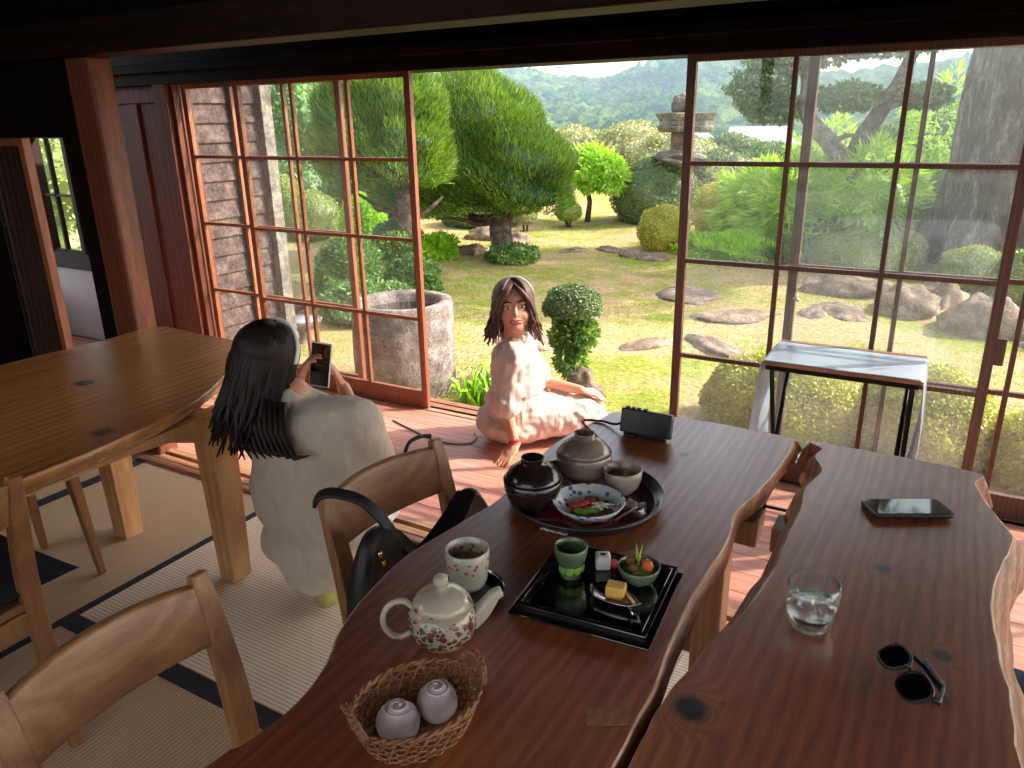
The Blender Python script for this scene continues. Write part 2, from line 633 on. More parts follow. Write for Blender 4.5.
def ground_mat():
    t = NT('mossy_ground')
    p = t.pr(rgb(150, 150, 80), 0.95, spec=0.1)
    v = t.coords()
    a = t.noise(v, 0.55, 5, 0.6, 0.4)
    b = t.noise(v, 2.6, 5, 0.65)
    c = t.noise(v, 24, 4, 0.7)
    moss = t.ramp(c.outputs[0], [(0.3, rgb(100, 112, 42)), (0.7, rgb(164, 166, 76))])
    dirt = t.ramp(c.outputs[0], [(0.3, rgb(150, 118, 84)), (0.7, rgb(206, 178, 136))])
    f = t.ramp(t.math('ADD', t.math('MULTIPLY', a.outputs[0], 0.6), t.math('MULTIPLY', b.outputs[0], 0.45)), [(0.44, (0, 0, 0, 1)), (0.58, (1, 1, 1, 1))])
    col = t.mix(f.outputs[0], moss.outputs[0], dirt.outputs[0])
    t.l(col, p.inputs['Base Color'])
    t.bump(c.outputs[0], p, 0.6, 0.03)
    return t.m


M['ground'] = ground_mat()


def rock_mat(name, c0, c1, c2, sc=6.0, stretch=(1, 1, 1), bd=0.02):
    t = NT(name)
    p = t.pr(c1, 0.9, spec=0.2)
    v = t.coords(stretch)
    a = t.noise(v, sc, 6, 0.65)
    b = t.noise(v, sc * 7, 5, 0.7)
    f = t.math('ADD', t.math('MULTIPLY', a.outputs[0], 0.6), t.math('MULTIPLY', b.outputs[0], 0.4))
    r = t.ramp(f, [(0.36, c0), (0.5, c1), (0.64, c2)])
    t.l(r.outputs[0], p.inputs['Base Color'])
    t.bump(f, p, 0.9, bd)
    return t.m


M['rock'] = rock_mat('garden_rock', rgb(88, 74, 64), rgb(134, 114, 98), rgb(184, 162, 142))
M['granite'] = rock_mat('basin_stone', rgb(84, 74, 70), rgb(134, 120, 114), rgb(190, 176, 168), 9)
M['lantern'] = rock_mat('lantern_stone', rgb(70, 66, 62), rgb(118, 110, 102), rgb(176, 166, 150), 5)
M['bark'] = rock_mat('tree_bark', rgb(56, 44, 38), rgb(98, 82, 72), rgb(150, 134, 122), 7)
M['bark_big'] = rock_mat('great_tree_bark', rgb(34, 27, 24), rgb(84, 72, 65), rgb(160, 148, 138), 4.0, (1.6, 1.6, 0.5), 0.06)
M['barkpale'] = rock_mat('pale_bark', rgb(86, 76, 68), rgb(140, 128, 118), rgb(190, 178, 166), 7)
M['shake'] = rock_mat('weathered_boards', rgb(60, 47, 44), rgb(96, 78, 73), rgb(140, 120, 112), 12)
M['needle'] = leaf('pine_needles', rgb(66, 96, 26), rgb(112, 148, 40), rgb(176, 198, 72), 0.35)
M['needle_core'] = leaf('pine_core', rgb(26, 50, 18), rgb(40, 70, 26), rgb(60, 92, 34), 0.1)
M['clip'] = leaf('clipped_leaves', rgb(104, 122, 46), rgb(146, 160, 66), rgb(192, 198, 96), 0.3)
M['clip_yellow'] = leaf('clipped_yellow_leaves', rgb(150, 152, 40), rgb(194, 188, 62), rgb(224, 212, 98), 0.3)
M['clip_dark'] = leaf('clipped_dark_leaves', rgb(72, 92, 48), rgb(110, 130, 70), rgb(154, 166, 100), 0.25)
M['lime'] = leaf('lime_leaves', rgb(120, 170, 20), rgb(176, 220, 34), rgb(214, 240, 84), 0.5)
M['fern'] = leaf('fern_leaves', rgb(150, 186, 50), rgb(190, 220, 74), rgb(222, 240, 120), 0.5)
M['broad'] = leaf('broad_leaves', rgb(64, 104, 40), rgb(112, 150, 62), rgb(170, 194, 100), 0.4)
M['pale'] = leaf('pale_hedge_leaves', rgb(122, 128, 78), rgb(168, 168, 112), rgb(206, 200, 150), 0.3)
M['canopy'] = leaf('canopy_leaves', rgb(60, 92, 40), rgb(98, 130, 62), rgb(150, 172, 98), 0.4)
M['grass'] = leaf('grass_blades', rgb(104, 132, 36), rgb(154, 174, 62), rgb(200, 202, 96), 0.4)
M['glass'] = glass_mat('window_glass', 0.012, 1.0)
M['glass_dusty'] = glass_mat('window_glass_dusty', 0.03, 1.0)
def hill_mat():
    t = NT('hill_forest')
    p = t.pr(rgb(66, 92, 52), 0.95, spec=0.0)
    v = t.coords()
    a = t.noise(v, 0.05, 4, 0.6); b = t.noise(v, 0.45, 5, 0.7)
    f = t.math('ADD', t.math('MULTIPLY', a.outputs[0], 0.5), t.math('MULTIPLY', b.outputs[0], 0.5))
    r = t.ramp(f, [(0.38, rgb(30, 54, 32)), (0.5, rgb(62, 92, 46)), (0.62, rgb(122, 142, 76))])
    t.l(r.outputs[0], p.inputs['Base Color'])
    t.bump(b.outputs[0], p, 1.0, 2.5)
    return t.m


M['hill'] = hill_mat()
M['tile'] = plain('grey_roof_tile', rgb(168, 172, 182), 0.5, nz=0.2, nscale=3)
M['housewall'] = plain('house_wall', rgb(214, 208, 200), 0.8)

# ------------------------------------------------------------------ room shell
YW = 3.22       # line of the sliding glass doors
YT = 2.10       # line between tatami room and veranda


def sbox(name, x0, x1, y0, y1, z0, z1, mat, bevel=0.0):
    return structure(MB().box(x0, x1, y0, y1, z0, z1).build(name, mat, bevel=bevel))


# tatami room floor: a base, then mats with borders and the boarded veranda
sbox('floor', -6.2, 3.2, -3.2, 3.34, -0.20, -0.032, M['dark_wall'])
tat_n = 0


def tatami(x0, x1, y0, y1, mat, along):
    g = thing('tatami_mat', None, 'tatami mat', ((x0 + x1) / 2, (y0 + y1) / 2, -0.032), group='tatami mats')
    hx = (x1 - x0) / 2 - 0.001; hy = (y1 - y0) / 2 - 0.001
    MB().box(-hx, hx, -hy, hy, 0, 0.030).build('mat_surface', mat, g)
    b = MB(); w = 0.03
    if along == 'Y':
        b.box(-hx, -hx + w, -hy, hy, 0.0295, 0.032).box(hx - w, hx, -hy, hy, 0.0295, 0.032)
    else:
        b.box(-hx, hx, -hy, -hy + w, 0.0295, 0.032).box(-hx, hx, hy - w, hy, 0.0295, 0.032)
    b.build('cloth_border', M['border'], g)
    return g


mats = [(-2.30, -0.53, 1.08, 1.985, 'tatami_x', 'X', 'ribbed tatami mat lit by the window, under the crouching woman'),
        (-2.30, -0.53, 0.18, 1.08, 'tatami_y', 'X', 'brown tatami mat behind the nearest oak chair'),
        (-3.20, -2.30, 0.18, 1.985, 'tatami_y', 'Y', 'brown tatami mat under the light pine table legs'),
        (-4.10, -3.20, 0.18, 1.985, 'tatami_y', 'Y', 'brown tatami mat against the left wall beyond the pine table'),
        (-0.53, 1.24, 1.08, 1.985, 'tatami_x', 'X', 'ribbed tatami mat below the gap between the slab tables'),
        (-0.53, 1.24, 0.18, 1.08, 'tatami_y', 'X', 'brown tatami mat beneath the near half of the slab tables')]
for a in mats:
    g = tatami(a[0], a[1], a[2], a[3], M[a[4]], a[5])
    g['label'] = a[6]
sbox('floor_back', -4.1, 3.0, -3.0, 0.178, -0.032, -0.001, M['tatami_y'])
# threshold rails
b = MB()
b.box(-3.34, 3.0, 1.985, 2.02, -0.032, 0.012).box(-3.34, 3.0, 2.035, 2.075, -0.032, 0.004).box(-3.34, 3.0, 2.09, 2.13, -0.032, 0.012)
b.box(-3.34, 3.0, 2.02, 2.09, -0.032, -0.008)
structure(b.build('trim_1', M['threshold'], bevel=0.002))
# veranda boards
b = MB()
yy = 2.13
while yy < 3.12:
    b.box(-6.0, 3.0, yy + 0.0012, yy + 0.1188, -0.032, 0.0)
    yy += 0.12
structure(b.build('floor_veranda', M['engawa'], bevel=0.0012))
# outer sill with two tracks
b = MB()
b.box(-6.0, 3.0, 3.09, 3.31, -0.06, -0.006).box(-6.0, 3.0, 3.135, 3.15, -0.006, 0.004)
b.box(-6.0, 3.0, 3.18, 3.255, -0.006, 0.0).box(-6.0, 3.0, 3.262, 3.31, -0.006, 0.004)
structure(b.build('trim_2', M['threshold'], bevel=0.0015))
sbox('trim_3', -6.0, 3.0, 3.22, 3.30, -0.50, -0.06, M['sash_dark'])

# lintels: room side and window side
b = MB()
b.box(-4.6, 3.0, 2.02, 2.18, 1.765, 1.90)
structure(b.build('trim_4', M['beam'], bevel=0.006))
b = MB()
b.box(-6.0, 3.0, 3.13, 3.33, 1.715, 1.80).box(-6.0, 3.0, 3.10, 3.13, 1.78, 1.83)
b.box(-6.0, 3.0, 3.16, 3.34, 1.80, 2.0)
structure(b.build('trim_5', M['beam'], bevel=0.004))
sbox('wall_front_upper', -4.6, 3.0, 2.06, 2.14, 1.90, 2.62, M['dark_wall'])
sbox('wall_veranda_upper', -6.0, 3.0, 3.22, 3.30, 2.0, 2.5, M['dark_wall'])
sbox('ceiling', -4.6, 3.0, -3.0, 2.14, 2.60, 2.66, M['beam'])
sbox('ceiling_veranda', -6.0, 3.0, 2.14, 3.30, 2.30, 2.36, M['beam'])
# long eave outside, its rafters slope down to the gutter line
b = MB()
b.add([(-6.4, 3.0, 2.6), (3.4, 3.0, 2.6), (3.4, 3.66, 2.32), (-6.4, 3.66, 2.32), (-6.4, 3.0, 2.66), (3.4, 3.0, 2.66), (3.4, 3.66, 2.38), (-6.4, 3.66, 2.38)],
      [(0, 1, 2, 3), (7, 6, 5, 4), (0, 4, 5, 1), (2, 6, 7, 3), (0, 3, 7, 4), (1, 5, 6, 2)])
structure(b.build('roof_eave', M['beam']))

# big corner post, and the panelled end of the veranda
sbox('trim_6', -3.33, -3.165, 2.055, 2.16, -0.032, 1.765, M['post'], 0.01)
b = MB()
b.box(-5.06, -4.20, 3.20, 3.24, -0.006, 1.72)
structure(b.build('wall_veranda_panel', M['panel']))
b = MB()
b.box(-5.06, -4.18, 3.18, 3.205, 1.62, 1.72).box(-5.06, -4.18, 3.18, 3.205, 0.0, 0.08)
b.box(-4.55, -4.50, 3.185, 3.205, 0.08, 1.62)
b.box(-4.24, -4.13, 3.12, 3.30, -0.006, 1.72).box(-4.13, -4.10, 3.15, 3.20, -0.006, 1.72)
structure(b.build('trim_7', M['panel'], bevel=0.004))
# left: dark wall over a lattice door, dark return beside the post
sbox('wall_left_upper', -4.6, -3.335, 2.06, 2.14, 1.452, 1.765, M['dark_wall'])
sbox('wall_left_return', -3.45, -3.336, 2.07, 2.13, -0.032, 1.452, M['dark_wall'])
sbox('wall_left', -4.16, -4.10, -3.0, 2.06, -0.032, 2.60, M['dark_wall'])
sbox('wall_left_far', -6.05, -5.98, 2.06, 3.30, -0.032, 0.4, M['dark_wall'])
sbox('wall_left_room', -6.0, -4.6, 2.06, 2.12, -0.032, 2.30, M['dark_wall'])
# white plaster under the little window
b = MB()
b.box(-6.0, -5.08, 3.20, 3.24, -0.006, 0.52)
structure(b.build('wall_white_plaster', M['plaster']))
b = MB()
b.box(-6.0, -5.77, 3.20, 3.24, 0.52, 1.72).box(-5.77, -5.06, 3.20, 3.24, 1.46, 1.72).box(-5.77, -5.06, 3.19, 3.26, 0.52, 0.64)
b.box(-5.34, -5.06, 3.20, 3.24, 0.64, 1.46)
structure(b.build('wall_window_surround', M['lattice']))
b = MB()
b.box(-5.78, -5.74, 3.18, 3.25, 0.64, 1.46).box(-5.37, -5.33, 3.18, 3.25, 0.64, 1.46)
for z in (0.64, 1.03, 1.42):
    b.box(-5.74, -5.37, 3.20, 3.23, z, z + 0.016)
b.box(-5.60, -5.58, 3.20, 3.23, 0.64, 1.46)
structure(b.build('window_3', M['lattice']))
# room closed at the back and right, with wide openings that let the daylight in
b = MB()
b.box(-4.1, 3.0, -3.06, -3.0, -0.032, 0.5).box(-4.1, 3.0, -3.06, -3.0, 2.1, 2.6)
for x in (-4.1, -2.2, 1.0, 2.9):
    b.box(x, x + 0.12, -3.06, -3.0, 0.5, 2.1)
structure(b.build('wall_back', M['dark_wall']))
b = MB()
b.box(3.0, 3.06, -3.0, 3.3, -0.032, 0.3).box(3.0, 3.06, -3.0, 3.3, 1.9, 2.6)
for y in (-3.0, -1.2, 0.6, 2.0, 3.2):
    b.box(3.0, 3.06, y, y + 0.12, 0.3, 1.9)
structure(b.build('wall_right', M['dark_wall']))

# lattice door at the far left
g = thing('lattice_door', 'dark lattice sliding door with an orange-brown edge stile, far left', 'sliding door', (-4.2, 2.09, 0))
MB().box(-0.40, 0.385, 0.012, 0.016, 0.03, 1.44).build('paper', M['paper'], g)
b = MB()
for i in range(15):
    x = -0.37 + i * 0.052
    b.box(x, x + 0.022, -0.012, 0.012, 0.03, 1.42)
for k in range(8):
    z = 0.16 + k * 0.175
    b.box(-0.40, 0.385, -0.008, 0.011, z, z + 0.014)
b.build('lattice', M['lattice'], g)
MB().box(0.365, 0.405, -0.02, 0.02, 0.0, 1.452).box(-0.42, -0.39, -0.02, 0.02, 0.0, 1.452).box(-0.39, 0.365, -0.018, 0.02, 0.0, 0.05).box(-0.39, 0.365, -0.018, 0.02, 1.415, 1.452).build('frame', M['sash'], g, bevel=0.003)


# ------------------------------------------------------------------ glass sliding doors
def sash(parent, x0, x1, y, vx, mat, gmat, hz=(1.31, 0.915, 0.50), right_w=0.036, left_w=0.036):
    """one glazed sliding sash: stiles, rails, muntins, pane"""
    fr = MB()
    z0, z1 = 0.004, 1.722
    fr.box(x0, x0 + left_w, y - 0.014, y + 0.014, z0, z1).box(x1 - right_w, x1, y - 0.014, y + 0.014, z0, z1)
    fr.box(x0 + left_w, x1 - right_w, y - 0.012, y + 0.012, 1.69, z1)
    fr.box(x0 + left_w, x1 - right_w, y - 0.013, y + 0.013, z0, 0.098)
    f = fr.build('sash', mat, parent, bevel=0.002)
    m = MB()
    for x in vx:
        m.box(x - 0.009, x + 0.009, y - 0.011, y + 0.011, 0.098, 1.69)
    for z in hz:
        m.box(x0 + left_w, x1 - right_w, y - 0.010, y + 0.012, z - 0.009, z + 0.009)
    m.build('muntin_grid', mat, f, bevel=0.0015)
    MB().box(x0 + left_w, x1 - right_w, y - 0.0015, y + 0.0015, 0.098, 1.69).build('pane', gmat, f)
    return f


w1 = tag(bpy.data.objects.new('window_1', None)); link(w1); structure(w1)
sash(w1, -3.60, -2.385, 3.165, (-3.17, -2.785), M['sash'], M['glass'])
sash(w1, -4.10, -2.88, 3.222, (-3.70, -3.29), M['sash'], M['glass'])
w2 = tag(bpy.data.objects.new('window_2', None)); link(w2); structure(w2)
f = sash(w2, -1.03, 0.165, 3.165, (-0.622, -0.242), M['sash_dark'], M['glass_dusty'])
MB().box(0.165, 0.195, 3.155, 3.172, 0.62, 0.72).build('lock', M['sash_dark'], f, bevel=0.003)
sash(w2, -0.585, 0.62, 3.222, (-0.18, 0.225), M['sash_dark'], M['glass_dusty'])
sash(w2, 0.55, 1.75, 3.165, (0.95, 1.35), M['sash_dark'], M['glass_dusty'])
sash(w2, 1.70, 2.90, 3.222, (2.1, 2.5), M['sash_dark'], M['glass_dusty'])
MB().tube([(-0.558, 3.205, 0.79), (-0.545, 3.19, 0.79), (-0.53, 3.185, 0.785)], 0.007, 6).build('catch', M['steel'], f)
MB().tube([(0.2, 3.15, 1.0), (0.2, 3.15, 1.03)], 0.008, 8).build('catch', M['darkmetal'], f)

# ------------------------------------------------------------------ slab tables
def rough_outline(pts, per=6, amp=0.004, seed=1.0, fr=14):
    out = catmull(pts, per)
    res = []
    for i, p in enumerate(out):
        k = noise.noise(Vector((p[0] * fr, p[1] * fr, seed)))
        k2 = noise.noise(Vector((p[0] * fr, p[1] * fr, seed + 9)))
        res.append((p[0] + amp * k, p[1] + amp * k2))
    return res


def slab_mesh(top, mid, low, z1, zm, z0, n_m=2):
    """live edge board: top face, upper bark band, lower bark band"""
    b = MB(); n = len(top)
    def ring(o, z): return [(p[0], p[1], z) for p in o]
    inner = []
    cx = sum(p[0] for p in top) / n; cy = sum(p[1] for p in top) / n
    for p in top:
        d = Vector((p[0] - cx, p[1] - cy)).normalized() * 0.005
        inner.append((p[0] - d.x, p[1] - d.y))
    vs = ring(inner, z1) + ring(top, z1 - 0.003) + ring(mid, zm) + ring(low, z0)
    fs = [tuple(range(n))]
    mi = [0]
    for k in range(3):
        for i in range(n):
            j = (i + 1) % n
            fs.append((k * n + i, (k + 1) * n + i, (k + 1) * n + j, k * n + j)); mi.append(1 if k else (2 if n_m > 2 else 1))
    fs.append(tuple(reversed(range(3 * n, 4 * n)))); mi.append(1)
    b.v = [tuple(v) for v in vs]; b.f = fs; b.m = mi; b.sm = [False] + [True] * (3 * n) + [False]
    return b


# table A: wide board reaching from the near edge of the picture to the veranda
A_right = [(-0.30, -0.35), (-0.292, 0.3), (-0.289, 0.6), (-0.290, 0.79), (-0.294, 0.91), (-0.306, 1.02), (-0.314, 1.17), (-0.312, 1.37), (-0.326, 1.49), (-0.308, 1.62), (-0.292, 1.84), (-0.300, 1.93), (-0.312, 1.955)]
A_left = [(-0.55, 1.963), (-0.765, 1.93), (-0.80, 1.85), (-0.834, 1.66), (-0.828, 1.50), (-0.806, 1.31), (-0.825, 1.16), (-0.843, 0.99), (-0.808, 0.80), (-0.770, 0.72), (-0.740, 0.63), (-0.742, 0.53), (-0.758, 0.47), (-0.775, 0.2), (-0.80, -0.35)]
A_pts = A_right + A_left
ta = thing('slab_table', 'wide dark live-edge slab table carrying the teapot, trays and bread basket', 'table')
top = rough_outline(A_pts, 6, 0.003, 1.0)
mid = [(p[0] + (0.010 + 0.012 * noise.noise(Vector((0, p[1] * 6, 2)))) * (1 if p[0] > -0.5 else -1), p[1]) for p in top]
low = [(p[0] + (-0.012 + 0.02 * noise.noise(Vector((0, p[1] * 5, 7)))) * (1 if p[0] > -0.5 else -1), p[1]) for p in top]
slab_mesh(top, mid, low, 0.70, 0.672, 0.632, 3).build('tabletop', [M['slab'], M['slab_edge'], M['worn_highlight_edge']], ta)
Mi = Matrix.Translation((-0.332, 0.812, 0.7003)) @ Matrix.Rotation(math.radians(28), 4, 'Z')
MB().box(-0.030, 0.030, -0.016, 0.016, -0.004, 0.0006, M=Mi).build('inlaid_patch', M['oak'], ta)
for (x, y) in ((-0.72, 1.62), (-0.40, 1.62), (-0.72, -0.1), (-0.40, -0.1)):
    MB().beam((x, y, -0.001), (x, y, 0.57), 0.07, 0.07, side=(0, 1, 0)).build('leg', M['oak'], ta, bevel=0.004)
for y in (1.62, -0.1):
    MB().box(-0.78, -0.30, y - 0.04, y + 0.04, 0.57, 0.633).build('cross_rail', M['oak'], ta, bevel=0.004)
MB().box(-0.58, -0.54, -0.066, 1.586, 0.22, 0.30).build('stretcher', M['oak'], ta, bevel=0.004)
for y in (1.62, -0.1):
    MB().box(-0.687, -0.433, y - 0.02, y + 0.02, 0.22, 0.30).build('stretcher', M['oak'], ta, bevel=0.003)

B_left = [(-0.238, 1.955), (-0.228, 1.92), (-0.232, 1.86), (-0.206, 1.79), (-0.222, 1.68), (-0.214, 1.57), (-0.213, 1.41), (-0.211, 1.31), (-0.221, 1.20), (-0.234, 1.126), (-0.246, 1.08), (-0.263, 0.976), (-0.273, 0.90), (-0.277, 0.80), (-0.274, 0.74), (-0.272, 0.3), (-0.27, -0.35)]
B_right = [(0.18, -0.35), (0.176, 0.6), (0.168, 0.986), (0.158, 1.143), (0.141, 1.322), (0.144, 1.455), (0.168, 1.58), (0.174, 1.64), (0.160, 1.70), (0.127, 1.792), (0.110, 1.88), (0.093, 1.945)]
B_pts = list(reversed(B_left))[:0] + B_right + B_left
tb = thing('slab_table', 'narrow dark live-edge slab table with the phone, water glass and sunglasses', 'table')
top = rough_outline(B_pts, 6, 0.005, 5.0, 18)
def flare(p, a, s):
    sgn = 1 if p[0] > -0.05 else -1
    k = a + 0.014 * noise.noise(Vector((p[0] * 2, p[1] * 7, s)))
    if sgn < 0 and p[1] < 1.15: k = min(k, 0.004 + 0.03 * max(0, p[1] - 1.0) / 0.15)      # touches its neighbour here
    if p[1] > 1.93 and abs(p[0] + 0.06) < 0.13: k = 0
    return (p[0] + k * sgn, p[1])
mid = [flare(p, 0.020, 3) for p in top]
low = [flare(p, 0.032, 8) for p in top]
slab_mesh(top, mid, low, 0.70, 0.675, 0.628, 3).build('tabletop', [M['slab'], M['slab_edge'], M['worn_highlight_edge']], tb)
for (x, y) in ((-0.14, 1.62), (0.07, 1.62), (-0.14, -0.1), (0.07, -0.1)):
    MB().beam((x, y, -0.001), (x, y, 0.57), 0.06, 0.07, side=(0, 1, 0)).build('leg', M['oak'], tb, bevel=0.004)
for y in (1.62, -0.1):
    MB().box(-0.27, 0.15, y - 0.04, y + 0.04, 0.57, 0.629).build('cross_rail', M['oak'], tb, bevel=0.004)
MB().box(-0.055, -0.015, -0.066, 1.586, 0.22, 0.30).build('stretcher', M['oak'], tb, bevel=0.004)

# ------------------------------------------------------------------ pale pine table at the left
tl = thing('plank_table', 'large honey-brown thick plank table with pale square legs, far left', 'table')
pts = [(-2.86, 1.95), (-2.6, 1.952), (-2.36, 1.95), (-2.31, 1.92), (-2.16, 1.75), (-2.02, 1.55), (-1.93, 1.35), (-1.885, 1.10), (-1.87, 0.85), (-1.86, 0.3), (-1.86, -0.5), (-2.3, -0.52), (-2.9, -0.5), (-2.93, 0.5), (-2.90, 1.34), (-2.87, 1.7)]
top = rough_outline(list(reversed(pts)), 5, 0.003, 11)
top = list(top)
cxx = -2.38
mid = [(p[0] + (-0.012 if p[0] > cxx else -0.006), p[1]) for p in top]
low = [(p[0] + (-0.10 if p[0] > -2.15 else (-0.02 if p[0] > cxx else 0.02)), p[1]) for p in top]
slab_mesh(top, mid, low, 0.70, 0.665, 0.61).build('tabletop', [M['tabl'], M['tabl']], tl)
for (x, y) in ((-2.03, 1.52), (-2.63, 1.52), (-2.03, -0.3), (-2.63, -0.3)):
    MB().beam((x, y, -0.001), (x, y, 0.611), 0.075, 0.075, 0.10, 0.10, side=(0, 1, 0)).build('leg', M['pine'], tl, bevel=0.004)
for y in (1.52, -0.3):
    b = MB()
    n = 14; vs = []
    for i in range(n + 1):
        t = i / n
        x = -2.58 + 0.50 * t
        z = 0.545 + 0.0 - 0.05 * (abs(2 * t - 1)) ** 8
        vs.append((x, z))
    prof = vs + [(-2.08, 0.611), (-2.58, 0.611)]
    R90 = Matrix.Translation((0, y, 0)) @ Matrix.Rotation(PI / 2, 4, 'X')
    b.prism(prof, -0.018, 0.018, M=R90)
    b.build('apron', M['pine'], tl, bevel=0.002)
for x in (-2.03, -2.63):
    b = MB()
    prof = [(-0.25 + (1.72 * i / 14), 0.585 - 0.06 * abs(2 * i / 14 - 1) ** 10) for i in range(15)] + [(1.47, 0.611), (-0.25, 0.611)]
    Mx = Matrix.Translation((x, 0, 0)) @ Matrix(((0, 0, 1, 0), (1, 0, 0, 0), (0, 1, 0, 0), (0, 0, 0, 1)))
    b.prism(prof, -0.016, 0.016, M=Mx)
    b.build('apron', M['pine'], tl, bevel=0.002)


# ------------------------------------------------------------------ chairs
def make_chair(label, loc, rz, group='oak dining chairs'):
    g = thing('dining_chair', label, 'chair', loc, rz, group)
    for s in (-1, 1):
        pts = catmull([(-0.245, s * 0.168, 0.001), (-0.215, s * 0.170, 0.22), (-0.200, s * 0.170, 0.42), (-0.212, s * 0.170, 0.55), (-0.240, s * 0.170, 0.68), (-0.262, s * 0.170, 0.765)], 5, False)
        sec = [(-0.014, -0.020), (0.014, -0.020), (0.014, 0.020), (-0.014, 0.020)]
        n = len(pts)
        sc = [0.78 + 0.35 * math.sin(PI * min(1, (i / (n - 1)) * 1.0)) for i in range(n)]
        MB().sweep(pts, sec, smooth=False, up=(0, 1, 0), scale=sc).build('back_post', M['oak'], g, bevel=0.005, seg=3)
    # curved back board
    b = MB(); n = 12; vs = []; fs = []
    for i in range(n + 1):
        t = -1 + 2 * i / n
        y = t * 0.157
        bow = -0.030 * (1 - t * t)
        for (z, dx) in ((0.636, -0.226), (0.758, -0.257)):
            for th in (0.009, -0.009):
                zz = z - (0.012 * (t * t) if z > 0.7 else -0.010 * (t * t)) * 0.6
                vs.append((dx + bow + th, y, zz))
    for i in range(n):
        a = i * 4; c = a + 4
        fs += [(a, a + 2, c + 2, c), (a + 1, c + 1, c + 3, a + 3), (a + 2, a + 3, c + 3, c + 2), (a, c, c + 1, a + 1)]
    fs += [(0, 1, 3, 2), (n * 4, n * 4 + 2, n * 4 + 3, n * 4 + 1)]
    b.add(vs, fs, 0, True)
    o = b.build('backrest', M['oak_h'], g, bevel=0.006, seg=3)
    for s in (-1, 1):
        MB().beam((0.185, s * 0.168, 0.001), (0.175, s * 0.165, 0.402), 0.024, 0.024, 0.036, 0.036, side=(0, 1, 0)).build('front_leg', M['oak'], g, bevel=0.004)
    b = MB()
    b.box(-0.19, 0.165, -0.178, -0.158, 0.355, 0.402).box(-0.19, 0.165, 0.158, 0.178, 0.355, 0.402)
    b.box(0.165, 0.190, -0.15, 0.15, 0.355, 0.402).box(-0.215, -0.19, -0.155, 0.155, 0.345, 0.402)
    b.build('seat_rail', M['oak'], g, bevel=0.003)
    out = catmull([(-0.205, -0.15), (-0.205, 0.15), (-0.19, 0.20), (0.0, 0.212), (0.19, 0.205), (0.215, 0.15), (0.22, 0), (0.215, -0.15), (0.19, -0.205), (0.0, -0.212), (-0.19, -0.20)], 4)
    MB().prism(list(reversed(out)), 0.402, 0.424).build('seat', M['oak_h'], g, bevel=0.006, seg=3)
    return g


make_chair('oak chair cut off by the lower left corner, empty, nearest the camera', (-0.80, 0.545, 0), 0.0)
make_chair('oak chair with the black handbag hanging on it', (-0.80, 1.185, 0), math.radians(-7.6))
make_chair('oak chair at the plank table with a navy cushion, left picture edge', (-2.015, 0.61, 0), PI)


def cushion_mb(w, d, h, n=14):
    b = MB(); vs = []; fs = []
    for s in (1, -1):
        for i in range(n + 1):
            for j in range(n + 1):
                u = -1 + 2 * i / n; v = -1 + 2 * j / n
                e = max(0.0, (1 - abs(u) ** 4) * (1 - abs(v) ** 4)) ** 0.4
                k = 1 - 0.05 * (1 - abs(u)) * abs(v) ** 6 - 0.0
                vs.append((u * w / 2 * (1 - 0.03 * (1 - v * v)), v * d / 2 * (1 - 0.03 * (1 - u * u)), h / 2 + s * h / 2 * e))
    m = n + 1
    for s in range(2):
        for i in range(n):
            for j in range(n):
                q = [s * m * m + i * m + j, s * m * m + (i + 1) * m + j, s * m * m + (i + 1) * m + j + 1, s * m * m + i * m + j + 1]
                fs.append(tuple(q) if s == 0 else tuple(reversed(q)))
    return b.add(vs, fs, 0, True)


o = cushion_mb(0.46, 0.50, 0.045).build('chair_cushion', M['navy'])
o.location = (-2.035, 0.65, 0.424)
tag(o, 'navy square seat cushion on the chair at the left picture edge', 'cushion')

g = thing('stool', 'oak stool with thin tapered legs, mostly under the plank table', 'stool', (-2.64, 1.12, 0))
for (x, y) in ((0.17, 0.17), (0.17, -0.17), (-0.17, 0.17), (-0.17, -0.17)):
    MB().beam((x * 1.05, y * 1.05, 0.001), (x * 0.92, y * 0.92, 0.403), 0.022, 0.022, 0.036, 0.036, side=(0, 1, 0)).build('leg', M['oak'], g, bevel=0.003)
MB().box(-0.2, 0.2, -0.2, 0.2, 0.402, 0.422).build('seat', M['oak'], g, bevel=0.005)
o = cushion_mb(0.46, 0.50, 0.04).build('seat_cushion', M['navy'])
o.location = (-2.64, 1.12, 0.422)
tag(o, 'navy seat cushion on the stool glimpsed under the plank table', 'cushion')

g = thing('stool', 'low stool beside the narrow slab table at the lower right corner', 'stool', (0.41, 1.40, 0))
for (x, y) in ((0.15, 0.15), (0.15, -0.15), (-0.15, 0.15), (-0.15, -0.15)):
    MB().beam((x * 1.05, y * 1.05, 0.001), (x * 0.95, y * 0.95, 0.393), 0.026, 0.026, 0.036, 0.036, side=(0, 1, 0)).build('leg', M['oak'], g, bevel=0.003)
MB().box(-0.18, 0.18, -0.18, 0.18, 0.392, 0.41).build('seat', M['oak'], g, bevel=0.005)
o = cushion_mb(0.40, 0.40, 0.05).build('seat_cushion', M['denim'])
o.location = (0.41, 1.40, 0.41)
tag(o, 'grey-blue cushion showing at the lower right corner of the photo', 'cushion')

